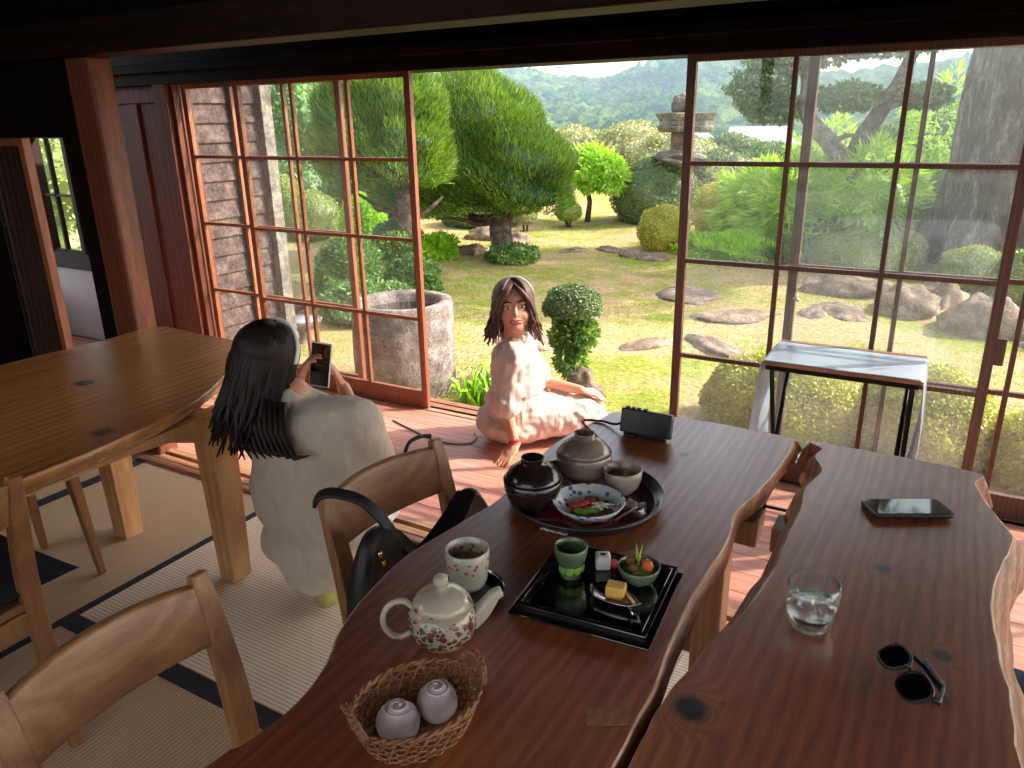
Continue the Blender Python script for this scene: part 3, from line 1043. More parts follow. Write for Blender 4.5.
# ------------------------------------------------------------------ handbag on the second chair
g = thing('handbag', 'black leather handbag slung by its strap over the middle chair', 'handbag', (-0.93, 1.0, 0.425))
prof = [(-0.02, 0.0), (0.10, -0.0), (0.40, 0.0), (0.455, 0.05), (0.455, 0.12), (0.40, 0.22), (0.375, 0.235), (0.33, 0.205), (0.24, 0.165), (0.17, 0.155), (0.135, 0.18), (0.10, 0.245), (0.06, 0.295), (0.01, 0.300), (-0.025, 0.26), (-0.05, 0.17), (-0.05, 0.06)]
prof = catmull(prof, 3)
vs = []; fs = []
n = len(prof)
lay = [(-0.045, 0.9), (-0.03, 0.97), (0.0, 1.0), (0.03, 0.97), (0.045, 0.9)]
cy0 = sum(p[0] for p in prof) / n; cz0 = sum(p[1] for p in prof) / n
for (x, k) in lay:
    for p in prof:
        w = 1.0 - 0.55 * max(0, p[1] - 0.05) / 0.25
        vs.append((x * w, cy0 + (p[0] - cy0) * k, max(0.0, cz0 + (p[1] - cz0) * k)))
for i in range(len(lay) - 1):
    for j in range(n):
        fs.append((i * n + j, i * n + (j + 1) % n, (i + 1) * n + (j + 1) % n, (i + 1) * n + j))
fs.append(tuple(range(n))); fs.append(tuple(reversed(range((len(lay) - 1) * n, len(lay) * n))))
b = MB().add(vs, fs, 0, True)
b.build('bag_body', M['leather'], g, bevel=0.004)
strap = catmull([(0.03, 0.085, 0.20), (0.015, 0.065, 0.28), (-0.03, 0.045, 0.345), (-0.085, 0.02, 0.366), (-0.118, 0.008, 0.358), (-0.132, 0.003, 0.335)], 6, False)
MB().sweep(strap, [(-0.012, -0.004), (0.012, -0.004), (0.012, 0.004), (-0.012, 0.004)]).build('strap', M['leather'], g, bevel=0.002)
b = MB().tube([(0.020, 0.078, 0.235), (0.024, 0.088, 0.20), (0.030, 0.095, 0.17)], 0.016, 8)
b.build('strap_keeper', M['leather'], g)
for (y, z) in ((0.010, 0.262), (0.018, 0.238)):
    MB().ell((0.027, y, z), (0.005, 0.006, 0.009), nu=10, nv=6).build('gold_stud', M['gold'], g)
MB().tube([(0.047, 0.09, 0.07), (0.047, 0.10, 0.085), (0.047, 0.095, 0.10)], 0.003, 6).build('gold_clasp', M['gold'], g)
MB().tube([(0.022, 0.12, 0.10), (0.03, 0.115, 0.13), (0.03, 0.10, 0.16)], 0.005, 6).build('ring', M['steel'], g)

# loop of black strap lying over the far end of the same chair's back
pts = catmull([(-1.058, 1.30, 0.762), (-1.062, 1.325, 0.776), (-1.055, 1.355, 0.780), (-1.040, 1.38, 0.776)], 5, False)
o = MB().tube(pts, 0.005, 6).build('strap_loop', M['leather'])
tag(o, 'thin black loop draped on the far top corner of the chair with the handbag', 'strap')

# ------------------------------------------------------------------ folding table at the window
g = thing('folding_table', 'small folding table with dark metal legs standing against the glass doors', 'table', (-0.306, 2.965, 0.0))
MB().box(-0.262, 0.262, -0.162, 0.162, 0.618, 0.634).build('tabletop', M['threshold'], g, bevel=0.003)
MB().box(-0.255, 0.255, -0.155, 0.155, 0.598, 0.618).build('under_frame', M['darkmetal'], g, bevel=0.003)
for s in (-1, 1):
    MB().tube([(s * 0.235, -0.13, 0.60), (s * 0.235, 0.14, 0.007)], 0.009, 8).build('leg', M['darkmetal'], g)
    MB().tube([(s * 0.215, 0.13, 0.60), (s * 0.215, -0.14, 0.007)], 0.009, 8).build('leg', M['darkmetal'], g)
MB().tube([(-0.235, 0.13, 0.03), (0.235, 0.13, 0.03)], 0.007, 8).build('cross_bar', M['darkmetal'], g)
MB().tube([(-0.215, -0.13, 0.03), (0.215, -0.13, 0.03)], 0.007, 8).build('cross_bar', M['darkmetal'], g)
# sheet of white plastic over it, hanging down at both ends
b = MB(); vs = []; fs = []
L = [(-0.285 - 0.02 * 0, 0.22), (-0.287, 0.32), (-0.283, 0.45), (-0.275, 0.56), (-0.268, 0.63), (-0.255, 0.6385), (-0.13, 0.6375), (0.0, 0.6375), (0.13, 0.6375), (0.255, 0.6385), (0.268, 0.63), (0.272, 0.56), (0.276, 0.44), (0.272, 0.32), (0.266, 0.20)]
W = [-0.166, -0.16, -0.10, -0.04, 0.02, 0.08, 0.11]
for i, (x, z) in enumerate(L):
    for j, y in enumerate(W):
        hang = max(0, 0.60 - z)
        wob = 0.018 * hang / 0.3 * math.sin(j * 2.1 + x * 9)
        yy = y * (1 - 0.25 * hang) if x < 0 else y * (1 - 0.9 * hang) - 0.05 * hang
        vs.append((x + wob, yy, z + (0.0012 * math.sin(i * 3.3 + j * 2.7) if hang == 0 else 0)))
m = len(W)
for i in range(len(L) - 1):
    for j in range(m - 1):
        fs.append((i * m + j, i * m + j + 1, (i + 1) * m + j + 1, (i + 1) * m + j))
b.add(vs, fs, 0, True)
o = b.build('plastic_sheet', M['white_sheet'])
so = o.modifiers.new('thick', 'SOLIDIFY'); so.thickness = 0.0015; so.offset = 1
o.location = (-0.306, 2.965, 0.0)
tag(o, 'pale plastic sheet draped over the folding table, hanging at both ends', 'sheet')

# ------------------------------------------------------------------ tableware
def ceramic(name, c0, c1, rough=0.22, scale=10, spots=None, coat=0.3):
    t = NT(name)
    p = t.pr(c0, rough)
    v = t.coords()
    n = t.noise(v, scale, 4)
    r = t.ramp(n.outputs[0], [(0.35, c0), (0.65, c1)])
    col = r.outputs[0]
    if spots:
        for (sc, th, cc, zlo, zhi) in spots:
            vo = t.n('TexVoronoi'); vo.inputs['Scale'].default_value = sc
            t.l(v, vo.inputs['Vector'])
            f = t.math('LESS_THAN', vo.outputs['Distance'], th)
            sep = t.n('SeparateXYZ'); t.l(v, sep.inputs[0])
            f = t.math('MULTIPLY', f, t.math('GREATER_THAN', sep.outputs[2], zlo))
            f = t.math('MULTIPLY', f, t.math('LESS_THAN', sep.outputs[2], zhi))
            col = t.mix(f, col, cc)
    t.l(col, p.inputs['Base Color'])
    p.inputs['Coat Weight'].default_value = coat
    return t.m


M['cup_floral'] = ceramic('cup_glaze', rgb(166, 162, 148), rgb(186, 180, 166), spots=[(95, 0.36, rgb(150, 84, 70), 0.042, 0.066), (120, 0.25, rgb(206, 170, 110), 0.040, 0.064)])
M['pot_floral'] = ceramic('teapot_glaze', rgb(158, 144, 124), rgb(182, 168, 148), spots=[(95, 0.46, rgb(112, 58, 54), 0.010, 0.060), (120, 0.36, rgb(84, 88, 70), 0.008, 0.062), (80, 0.26, rgb(60, 50, 60), 0.02, 0.05)])
M['pot_lid'] = ceramic('teapot_lid_glaze', rgb(172, 160, 142), rgb(190, 178, 160), spots=[(50, 0.30, rgb(130, 78, 70), -1, 0.012)])
M['glaze_dark'] = ceramic('dark_brown_glaze', rgb(28, 20, 18), rgb(46, 34, 30), 0.2, 8)
M['glaze_grey'] = ceramic('grey_brown_glaze', rgb(112, 94, 84), rgb(150, 132, 120), 0.2, 12)
M['glaze_rim'] = ceramic('taupe_glaze', rgb(128, 110, 96), rgb(170, 154, 138), 0.3, 14)
M['glaze_green'] = ceramic('green_glaze', rgb(66, 88, 62), rgb(106, 122, 92), 0.25, 10)
M['glaze_bluewhite'] = ceramic('blue_white_glaze', rgb(214, 216, 216), rgb(190, 196, 204), 0.2, 10, spots=[(60, 0.33, rgb(84, 104, 138), -1, 1)])
M['tea'] = plain('green_tea', rgb(140, 132, 70), 0.05)
M['sweet'] = ceramic('lilac_swirl', rgb(206, 188, 186), rgb(160, 140, 158), 0.5, 26, coat=0.0)
M['egg'] = ceramic('egg_omelette', rgb(226, 176, 78), rgb(240, 198, 104), 0.5, 30, coat=0.0)
M['tomato'] = plain('tomato', rgb(214, 62, 50), 0.3)
M['greenveg'] = plain('lettuce', rgb(130, 168, 70), 0.5, nz=0.3)
M['whiteveg'] = plain('shredded_radish', rgb(224, 226, 214), 0.5, nz=0.2, nscale=60)
M['brownveg'] = plain('simmered_root', rgb(120, 72, 40), 0.5, nz=0.3)
M['carrot'] = plain('carrot', rgb(214, 96, 44), 0.5)
M['wicker'] = wood('wicker', rgb(84, 50, 30), rgb(134, 86, 54), rgb(176, 124, 84), 'X', 8, 0.55)
M['clearglass'] = glass_mat('clear_glass', 0.0, 2.2, (0.96, 0.97, 0.97, 1))
tt = NT('water')
_p = tt.pr((1, 1, 1, 1), 0.0); _p.inputs['Transmission Weight'].default_value = 1.0; _p.inputs['IOR'].default_value = 1.33
M['water'] = tt.m
ZT = 0.7002


def vessel(name, label, cat, loc, prof, mat, thick=0.003, n=36, body='cup_body', rz=0, fn=None):
    """open pot from outer profile [(r,z)...] bottom to rim"""
    g = thing(name, label, cat, loc, rz)
    inner = [(max(0.0008, r - thick), max(z, thick * 1.3)) for (r, z) in reversed(prof)]
    full = [(0.0006, prof[0][1])] + prof + [(prof[-1][0] - thick * 0.5, prof[-1][1] + thick * 0.35)] + inner + [(0.0006, inner[-1][1])]
    MB().lathe(full, n, fn=fn).build(body, mat, g)
    return g


# floral cup on a dark saucer
g = thing('saucer', 'dark round saucer under the floral teacup beside the teapot', 'saucer', (-0.665, 0.972, ZT))
MB().lathe([(0.001, 0), (0.036, 0), (0.050, 0.007), (0.062, 0.011), (0.061, 0.013), (0.048, 0.010), (0.034, 0.004), (0.001, 0.004)], 40).build('plate', M['lacquer'], g)
g = vessel('teacup', 'tall pale cup with a band of flowers below its rim, behind the teapot', 'cup', (-0.675, 0.982, ZT + 0.0045),
           [(0.022, 0), (0.024, 0.004), (0.031, 0.008), (0.035, 0.02), (0.0385, 0.05), (0.0395, 0.078)], M['cup_floral'])
MB().lathe([(0.001, 0), (0.033, 0), (0.033, 0.001), (0.001, 0.001)], 30, c=(0, 0, 0.05)).build('tea', M['tea'], g)

# teapot
g = thing('teapot', 'floral ceramic teapot with round lid knob and ring handle', 'teapot', (-0.632, 0.842, ZT), math.radians(36))
MB().lathe([(0.001, 0), (0.036, 0), (0.038, 0.004), (0.050, 0.016), (0.056, 0.036), (0.055, 0.054), (0.047, 0.068), (0.034, 0.076), (0.034, 0.073), (0.001, 0.072)], 44).build('pot_body', M['pot_floral'], g)
o = MB().lathe([(0.001, 0.0), (0.046, 0.0), (0.048, 0.002), (0.044, 0.010), (0.032, 0.020), (0.016, 0.026), (0.006, 0.028), (0.006, 0.030), (0.010, 0.034), (0.0125, 0.040), (0.011, 0.047), (0.006, 0.051), (0.001, 0.052)], 40).build('lid', M['pot_lid'], g)
o.location = (0, 0, 0.070)
sp = catmull([(0.046, 0, 0.036), (0.060, 0, 0.046), (0.073, 0, 0.062), (0.084, 0, 0.077), (0.096, 0, 0.083)], 5, False)
ns = len(sp)
MB().tube(sp, [0.020 - 0.0115 * (i / (ns - 1)) ** 0.8 for i in range(ns)], 14).build('spout', M['pot_lid'], g)
hp = catmull([(-0.046, 0.0, 0.066), (-0.060, 0.0, 0.078), (-0.078, 0.0, 0.076), (-0.092, 0.0, 0.060), (-0.094, 0.0, 0.036), (-0.082, 0.0, 0.016), (-0.066, 0.0, 0.012), (-0.052, 0.0, 0.020)], 5, False)
MB().tube(hp, 0.0052, 10).build('handle', M['pot_lid'], g)

# bread basket with two pale rolls
g = thing('wicker_basket', 'oval brown wicker basket with two loop handles, nearest item on the table', 'basket', (-0.549, 0.662, ZT), math.radians(64))
bs = MB()
NS = 26
def bpt(a, z):
    k = 0.74 + 0.26 * (z / 0.055) ** 0.8
    return Vector((0.091 * k * math.cos(a), 0.070 * k * math.sin(a), z))
for i in range(NS * 2):
    a = 2 * PI * i / (NS * 2)
    a2 = a + (0.32 if i % 2 else -0.32)
    pp = [bpt(a + (a2 - a) * q, 0.003 + 0.054 * q) + Vector((math.cos(a), math.sin(a), 0)) * 0.0016 * (1 if i % 2 else -1) for q in (0, .25, .5, .75, 1)]
    bs.tube(pp, 0.0018, 5)
for k in range(9):
    z = 0.003 + 0.0062 * k
    pts = [bpt(2 * PI * j / 72, z) + Vector((math.cos(2 * PI * j / 72), math.sin(2 * PI * j / 72), 0)) * 0.0022 * (1 if (j // 2 + k) % 2 else -1) for j in range(72)]
    if True:
        bs.tube(pts, 0.0017, 5, closed=True)
bs.build('woven_side', M['wicker'], g)
b = MB()
b.lathe([(0.001, 0.0005), (0.75, 0.0005), (0.75, 0.004), (0.001, 0.004)], 40, sx=0.091, sy=0.070)
b.build('base', M['wicker'], g)
b = MB()
for ph in (0, 0.22):
    pts = [bpt(2 * PI * j / 64, 0.056) + Vector((0, 0, 0.0025 * math.sin(16 * 2 * PI * j / 64 + ph * 14))) + Vector((math.cos(2 * PI * j / 64), math.sin(2 * PI * j / 64), 0)) * 0.0025 * math.cos(16 * 2 * PI * j / 64 + ph * 14) for j in range(64)]
    b.tube(pts, 0.0026, 6, closed=True)
b.build('rim', M['wicker'], g)
for s in (-1, 1):
    b = MB()
    for q in range(3):
        pts = []
        for i in range(17):
            t = PI * i / 16
            pts.append((s * (0.087 + 0.010 * math.sin(t) + 0.003 * math.cos(i * 1.3 + q * 2.1)), 0.032 * math.cos(t), 0.054 + (0.030 + 0.003 * math.sin(i * 1.3 + q * 2.1)) * math.sin(t)))
        b.tube(pts, 0.0027, 6)
    b.build('handle', M['wicker'], g)


def roll(loc, rz, label):
    g = thing('swirled_bun', label, 'bun', loc, rz, 'pale lilac buns in the basket')
    b = MB()
    b.ell((0, 0, 0.0275), (0.030, 0.028, 0.0275), nu=32, nv=20, nz=0.05, fr=3.5, seed=rz)
    b.build('bun', M['sweet'], g)
    b = MB(); pts = []
    for i in range(60):
        t = i / 59 * 4 * PI
        r = 0.004 + 0.016 * i / 59
        x = r * math.cos(t); y = r * math.sin(t) * 0.9
        z = 0.0275 + 0.0282 * math.sqrt(max(0, 1 - (x / 0.0325) ** 2 - (y / 0.0295) ** 2))
        pts.append((x, y, z - 0.0006))
    b.tube(pts, 0.0017, 6)
    b.build('swirl', M['sweet'], g)
    return g


g1 = roll((-0.562, 0.636, ZT + 0.0045), 0.4, 'pale lilac swirled bun at the left end of the basket')
g2 = roll((-0.537, 0.692, ZT + 0.0045), 2.0, 'pale lilac swirled bun at the right end of the basket, by the handle')
g2.rotation_euler = (0, 0, 2.0)

# square lacquer tray
g = thing('square_tray', 'glossy black square lacquer tray with raised rim, centre of the table', 'tray', (-0.463, 1.078, ZT), math.radians(5))
MB().box(-0.105, 0.105, -0.10, 0.10, 0.0, 0.006).build('tray_base', M['lacquer'], g, bevel=0.001)
b = MB()
for (a, c) in (((-0.115, -0.11), (0.115, -0.10)), ((-0.115, 0.10), (0.115, 0.11)), ((-0.115, -0.10), (-0.105, 0.10)), ((0.105, -0.10), (0.115, 0.10))):
    b.box(a[0], c[0], a[1], c[1], 0.0, 0.020)
b.build('rim', M['lacquer'], g, bevel=0.002)
b = MB()
b.box(-0.123, 0.123, -0.118, 0.118, 0.0002, 0.004)
b.build('foot_ledge', M['lacquer'], g, bevel=0.0015)
ZS = ZT + 0.0062
g = vessel('footed_cup', 'green footed cup on the left of the square black tray', 'cup', (-0.528, 1.098, ZS),
           [(0.018, 0), (0.020, 0.003), (0.015, 0.010), (0.017, 0.018), (0.026, 0.030), (0.030, 0.050), (0.031, 0.062)], M['glaze_green'], n=32)
for k in range(4):
    a = -1.9 + k * 0.7
    c = Vector((0.022 * math.cos(a), 0.022 * math.sin(a), 0.022))
    MB().ell(c, (0.0085, 0.0035, 0.011), M=Matrix.Rotation(a + PI / 2, 3, 'Z'), nu=10, nv=6).build('petal', M['greenveg'], g)
g = thing('sweet_cube', 'small white cube-shaped sweet with a red berry behind the green cup', 'sweet', (-0.487, 1.150, ZS), 0.5)
MB().box(-0.014, 0.014, -0.014, 0.014, 0, 0.028).build('cube', M['teeth'], g, bevel=0.005, seg=3)
MB().ell((0, 0, 0.0282), (0.006, 0.004, 0.0015), nu=12, nv=5).build('dark_centre', M['eyedark'], g)
MB().ell((0.020, -0.004, 0.010), (0.008, 0.008, 0.010), nu=12, nv=8).build('berry', M['tomato'], g)
g = vessel('side_bowl', 'small green side bowl holding simmered vegetables on the square tray', 'bowl', (-0.411, 1.135, ZS),
           [(0.016, 0), (0.018, 0.003), (0.030, 0.012), (0.037, 0.028), (0.038, 0.036)], M['glaze_green'], n=32)
b = MB(); b.ell((0, 0, 0.022), (0.031, 0.031, 0.010), nu=20, nv=8, nz=0.25, fr=6)
b.build('greens', M['greenveg'], g)
for (x, y, z, r, m) in ((-0.016, 0.004, 0.036, 0.011, 'brownveg'), (-0.006, -0.012, 0.034, 0.010, 'brownveg'), (0.017, -0.004, 0.042, 0.011, 'carrot'), (0.006, 0.012, 0.036, 0.010, 'brownveg')):
    MB().ell((x, y, z), (r, r * 0.7, r * 1.1), nu=12, nv=8, nz=0.2).build('vegetable_piece', M[m], g)
b = MB()
for s in (-0.4, 0.5):
    pts = [(0.0 + s * 0.0, 0.0, 0.035), (s * 0.006 - 0.004, 0.004, 0.055), (s * 0.014 - 0.004, 0.006, 0.075)]
    b.sweep(pts, [(-0.008, 0), (0, -0.001), (0.008, 0), (0, 0.001)], scale=[0.7, 1.0, 0.15])
b.build('leaf_garnish', M['lime'], g)
# leaf shaped dish with omelette and spoon
g = thing('leaf_dish', 'silver leaf-shaped dish with a pointed tip on the square tray', 'dish', (-0.425, 1.062, ZS), math.radians(-12))
b = MB(); vs = []; fs = []
nr, na = 5, 36
for i in range(nr + 1):
    k = i / nr
    for j in range(na):
        a = 2 * PI * j / na
        x = 0.052 * k * math.cos(a); y = 0.026 * k * math.sin(a) * (1 - 0.35 * math.cos(a)) * (1 - abs(math.cos(a)) ** 8 * 0.7)
        vs.append((x, y, 0.002 + 0.011 * k ** 3 + 0.006 * max(0, math.cos(a)) ** 6 * k ** 3))
for i in range(nr):
    for j in range(na):
        fs.append((i * na + j, i * na + (j + 1) % na, (i + 1) * na + (j + 1) % na, (i + 1) * na + j))
b.add(vs, fs, 0, True)
o = b.build('dish', M['steel'], g); so = o.modifiers.new('t', 'SOLIDIFY'); so.thickness = 0.0015
MB().tube([(0.030, -0.010, 0.008), (0.044, -0.018, 0.012), (0.050, -0.022, 0.006)], 0.002, 6).build('stem', M['steel'], g)
g = thing('omelette_piece', 'yellow block of rolled omelette lying on the leaf-shaped dish', 'omelette', (-0.428, 1.071, ZS + 0.0045), 0.15)
MB().box(-0.0165, 0.0165, -0.013, 0.013, 0, 0.024).build('egg_block', M['egg'], g, bevel=0.003)
g = thing('pickle', 'brown pickled slice beside the omelette on the leaf-shaped dish', 'pickle', (-0.402, 1.055, ZS + 0.005))
MB().ell((0, 0, 0.006), (0.010, 0.007, 0.006), nu=12, nv=8, nz=0.25).build('slice', M['brownveg'], g)

# round tray with the lunch set
g = thing('round_tray', 'large round tray with red lacquer inside and dark upturned rim', 'tray', (-0.632, 1.385, ZT))
MB().lathe([(0.001, 0.0), (0.145, 0.0), (0.150, 0.004), (0.150, 0.0065), (0.001, 0.0065)], 64).build('tray_floor', M['redlacquer'], g)
MB().lathe([(0.150, 0.0), (0.158, 0.002), (0.170, 0.018), (0.172, 0.024), (0.168, 0.025), (0.158, 0.012), (0.150, 0.0068)], 64, caps=False).build('rim', M['rimlacquer'], g)
ZR = ZT + 0.0067
g = vessel('lidded_bowl', 'tall dark brown bowl with a footed lid at the left of the round tray', 'bowl', (-0.712, 1.292, ZR),
           [(0.030, 0), (0.030, 0.006), (0.034, 0.009), (0.052, 0.026), (0.061, 0.050), (0.063, 0.070)], M['glaze_dark'], body='bowl_body')
MB().lathe([(0.060, 0.071), (0.059, 0.075), (0.050, 0.090), (0.034, 0.102), (0.024, 0.106), (0.025, 0.118), (0.023, 0.118), (0.021, 0.108), (0.001, 0.108)], 40).build('lid', M['glaze_dark'], g)
g = vessel('lidded_bowl', 'shiny grey lidded bowl at the far side of the round tray', 'bowl', (-0.672, 1.462, ZR),
           [(0.030, 0), (0.030, 0.006), (0.040, 0.012), (0.056, 0.030), (0.062, 0.055), (0.064, 0.072)], M['glaze_grey'], body='bowl_body')
MB().lathe([(0.058, 0.070), (0.061, 0.072), (0.058, 0.080), (0.046, 0.094), (0.030, 0.104), (0.022, 0.107), (0.024, 0.118), (0.022, 0.118), (0.020, 0.109), (0.001, 0.109)], 40).build('lid', M['glaze_grey'], g)
g = vessel('pouring_bowl', 'open taupe bowl with a pinched pouring lip on the round tray', 'bowl', (-0.572, 1.452, ZR),
           [(0.022, 0), (0.024, 0.004), (0.034, 0.014), (0.041, 0.034), (0.043, 0.056)], M['glaze_rim'], body='bowl_body',
           fn=lambda a, z: 1 + 0.10 * (z / 0.056) * max(0, math.cos(a + 1.9)) ** 10 if z > 0.02 else 1.0)
b = MB(); b.lathe([(0.001, 0.0), (0.037, 0.0), (0.037, 0.001), (0.001, 0.001)], 30, c=(0, 0, 0.034)); b.build('sauce', M['tea'], g)
g = vessel('salad_bowl', 'wide shallow blue and white bowl of salad on the round tray', 'bowl', (-0.592, 1.315, ZR),
           [(0.032, 0), (0.034, 0.004), (0.050, 0.012), (0.068, 0.026), (0.076, 0.037)], M['glaze_bluewhite'], body='bowl_body', n=48)
b = MB(); b.ell((0.01, 0, 0.012), (0.046, 0.046, 0.010), nu=24, nv=8, nz=0.3, fr=5); b.build('dressing', M['brownveg'], g)
for (x, y, z, rx, ry, rr_, m) in ((-0.022, -0.012, 0.024, 0.016, 0.009, 0.5, 'tomato'), (-0.008, -0.002, 0.027, 0.014, 0.008, 1.1, 'tomato'), (0.002, 0.014, 0.024, 0.012, 0.008, 0.2, 'tomato'),
                                 (0.014, -0.014, 0.023, 0.017, 0.010, 0.2, 'greenveg'), (-0.004, -0.028, 0.021, 0.018, 0.008, 0.1, 'greenveg'),
                                 (-0.01, 0.030, 0.022, 0.014, 0.010, 0.3, 'brownveg'), (0.02, 0.028, 0.021, 0.012, 0.010, 0.8, 'brownveg')):
    MB().ell((x, y, z), (rx, ry, 0.007), M=Matrix.Rotation(rr_, 3, 'Z'), nu=12, nv=8, nz=0.2).build('salad_piece', M[m], g)
b = MB()
for k in range(26):
    a = random.uniform(0, 2 * PI); c = Vector((0.030 + random.uniform(-0.012, 0.012), random.uniform(-0.010, 0.012), 0.022 + random.uniform(0, 0.010)))
    d = Vector((math.cos(a), math.sin(a), random.uniform(-0.3, 0.3))) * 0.012
    b.tube([c - d, c + Vector((0, 0, 0.003)), c + d], 0.0012, 4)
b.build('radish_shreds', M['whiteveg'], g)
g = thing('relish_dish', 'small clear glass relish dish between the lidded bowls', 'dish', (-0.688, 1.388, ZR))
MB().lathe([(0.001, 0), (0.018, 0), (0.028, 0.008), (0.032, 0.018), (0.030, 0.018), (0.026, 0.010), (0.016, 0.003), (0.001, 0.003)], 32).build('dish', M['clearglass'], g)
MB().ell((0, 0, 0.008), (0.015, 0.013, 0.005), nu=14, nv=7, nz=0.2).build('relish', M['brownveg'], g)
g = thing('sauce_dish', 'small dark red dish next to the pouring bowl on the round tray', 'dish', (-0.622, 1.392, ZR))
MB().lathe([(0.001, 0), (0.018, 0), (0.026, 0.008), (0.029, 0.018), (0.027, 0.018), (0.024, 0.009), (0.016, 0.003), (0.001, 0.003)], 32).build('dish', M['redlacquer'], g)
g = thing('spoon', 'thin pale spoon on the right inside the round tray', 'spoon', (-0.52, 1.36, ZR + 0.001), math.radians(75))
MB().tube([(-0.045, 0, 0.003), (0, 0.002, 0.003), (0.035, 0, 0.003)], 0.0025, 8).build('stem', M['glaze_rim'], g)
MB().ell((0.045, 0, 0.0035), (0.014, 0.008, 0.003), nu=12, nv=6).build('spoon_head', M['glaze_rim'], g)
g = thing('folded_napkin', 'crumpled white napkin tucked beside the dark lidded bowl', 'napkin', (-0.628, 1.236, ZT))
b = MB(); vs = []; fs = []
for i in range(9):
    for j in range(6):
        x = -0.03 + 0.0075 * i; y = -0.014 + 0.0056 * j
        vs.append((x, y, 0.001 + abs(0.005 * math.sin(i * 1.7 + j * 0.9))))
for i in range(8):
    for j in range(5):
        fs.append((i * 6 + j, (i + 1) * 6 + j, (i + 1) * 6 + j + 1, i * 6 + j + 1))
b.add(vs, fs, 0, True)
o = b.build('napkin', M['trouser'], g); so = o.modifiers.new('t', 'SOLIDIFY'); so.thickness = 0.001; so.offset = 1

# black box-like device standing on edge, with its cable
g = thing('power_bank', 'black box-shaped device on a short stand at the far end of the table', 'device', (-0.640, 1.772, ZT), math.radians(0))
Mt = Matrix.Rotation(math.radians(-12), 4, 'X')
MB().box(-0.070, 0.068, -0.010, 0.012, 0.008, 0.072, M=Mt).build('case', M['black'], g, bevel=0.003)
b = MB()
for x in (-0.06, -0.045, -0.03, -0.012):
    b.box(x, x + 0.009, -0.006, 0.008, 0.072, 0.077, M=Mt)
b.build('buttons', M['black'], g, bevel=0.001)
MB().box(-0.045, -0.022, -0.020, 0.030, 0.0002, 0.010).build('stand_foot', M['black'], g, bevel=0.002)
MB().box(-0.060, 0.055, -0.004, 0.014, 0.0002, 0.010).build('lower_edge', M['black'], g, bevel=0.002)
pts = catmull([(-0.705, 1.795, 0.73), (-0.735, 1.80, 0.712), (-0.785, 1.82, 0.7045), (-0.832, 1.80, 0.7040), (-0.79, 1.75, 0.7045), (-0.74, 1.70, 0.7045), (-0.72, 1.62, 0.7045), (-0.725, 1.60, 0.7045)], 6, False)
o = MB().tube(pts, 0.0035, 8).build('charging_cable', M['wire_black'])
tag(o, 'black cable curling on the slab table left of the black device', 'cable')
pts = catmull([(-2.45, 2.93, 0.005), (-2.25, 2.86, 0.005), (-2.12, 2.82, 0.005), (-2.0, 2.82, 0.005), (-1.93, 2.86, 0.005), (-1.93, 2.93, 0.005), (-1.98, 2.99, 0.005)], 6, False)
o = MB().tube(pts, 0.0045, 8).build('floor_cable', M['wire_grey'])
tag(o, 'grey cable lying on the veranda boards beside the seated woman', 'cable')

# phone, glass and sunglasses on the narrow slab
g = thing('smartphone', 'large black phone lying flat on the narrow slab table', 'phone', (-0.016, 1.655, ZT), math.radians(28))
def rrect(w, h, rad, n=6):
    o_ = []
    for (cx, cy, a0) in ((w - rad, h - rad, 0), (-w + rad, h - rad, PI / 2), (-w + rad, -h + rad, PI), (w - rad, -h + rad, 1.5 * PI)):
        for k in range(n + 1):
            a = a0 + PI / 2 * k / n
            o_.append((cx + rad * math.cos(a), cy + rad * math.sin(a)))
    return o_
g.rotation_euler = (math.radians(4.5), 0, math.radians(28)); g.rotation_euler.rotate_axis('Z', 0)
g.rotation_mode = 'XYZ'
g.rotation_euler = (Matrix.Rotation(math.radians(28), 4, 'Z') @ Matrix.Rotation(math.radians(-4.0), 4, 'X')).to_euler()
g.location.z = ZT + 0.003
MB().prism(rrect(0.083, 0.041, 0.014), 0.0, 0.010).build('case', M['black'], g, bevel=0.003, seg=3)
MB().prism(rrect(0.078, 0.0365, 0.011), 0.0095, 0.0104).build('screen', M['screen'], g)
MB().prism([(x - 0.055, y) for (x, y) in rrect(0.018, 0.018, 0.006)], -0.003, 0.001).build('camera_bump', M['black'], g)
MB().box(-0.045, -0.030, -0.0425, -0.041, 0.004, 0.007).build('side_button', M['darkmetal'], g)
g = thing('water_glass', 'short clear tumbler of iced water on the narrow slab table', 'glass', (-0.123, 1.158, ZT))
gm = NT('tumbler_glass'); _p = gm.pr((1, 1, 1, 1), 0.0); _p.inputs['Transmission Weight'].default_value = 1.0; _p.inputs['IOR'].default_value = 1.45
M['tumbler'] = glass_mat('tumbler_thin', 0.01, 2.2, (0.97, 0.98, 0.98, 1))
MB().lathe([(0.001, 0), (0.026, 0), (0.032, 0.006), (0.040, 0.030), (0.0425, 0.055), (0.0405, 0.085), (0.0385, 0.086), (0.0385, 0.085), (0.0402, 0.055), (0.0378, 0.030), (0.030, 0.010), (0.001, 0.008)], 48).build('tumbler', M['tumbler'], g)
MB().lathe([(0.001, 0.0085), (0.0300, 0.0105), (0.0376, 0.030), (0.0395, 0.048), (0.001, 0.0482)], 48).build('water', M['water'], g)
for (x, y, z, r) in ((-0.008, 0.006, 0.036, 0.3), (0.012, -0.008, 0.034, 1.0)):
    MB().box(-0.010, 0.010, -0.009, 0.009, -0.009, 0.009, M=Matrix.Translation((x, y, z)) @ Euler((r, 0.5, r)).to_matrix().to_4x4()).build('ice_cube', M['tumbler'], g, bevel=0.003)
g = thing('sunglasses', 'black sunglasses lying folded on the narrow slab table', 'sunglasses', (0.022, 1.088, ZT), math.radians(-62))
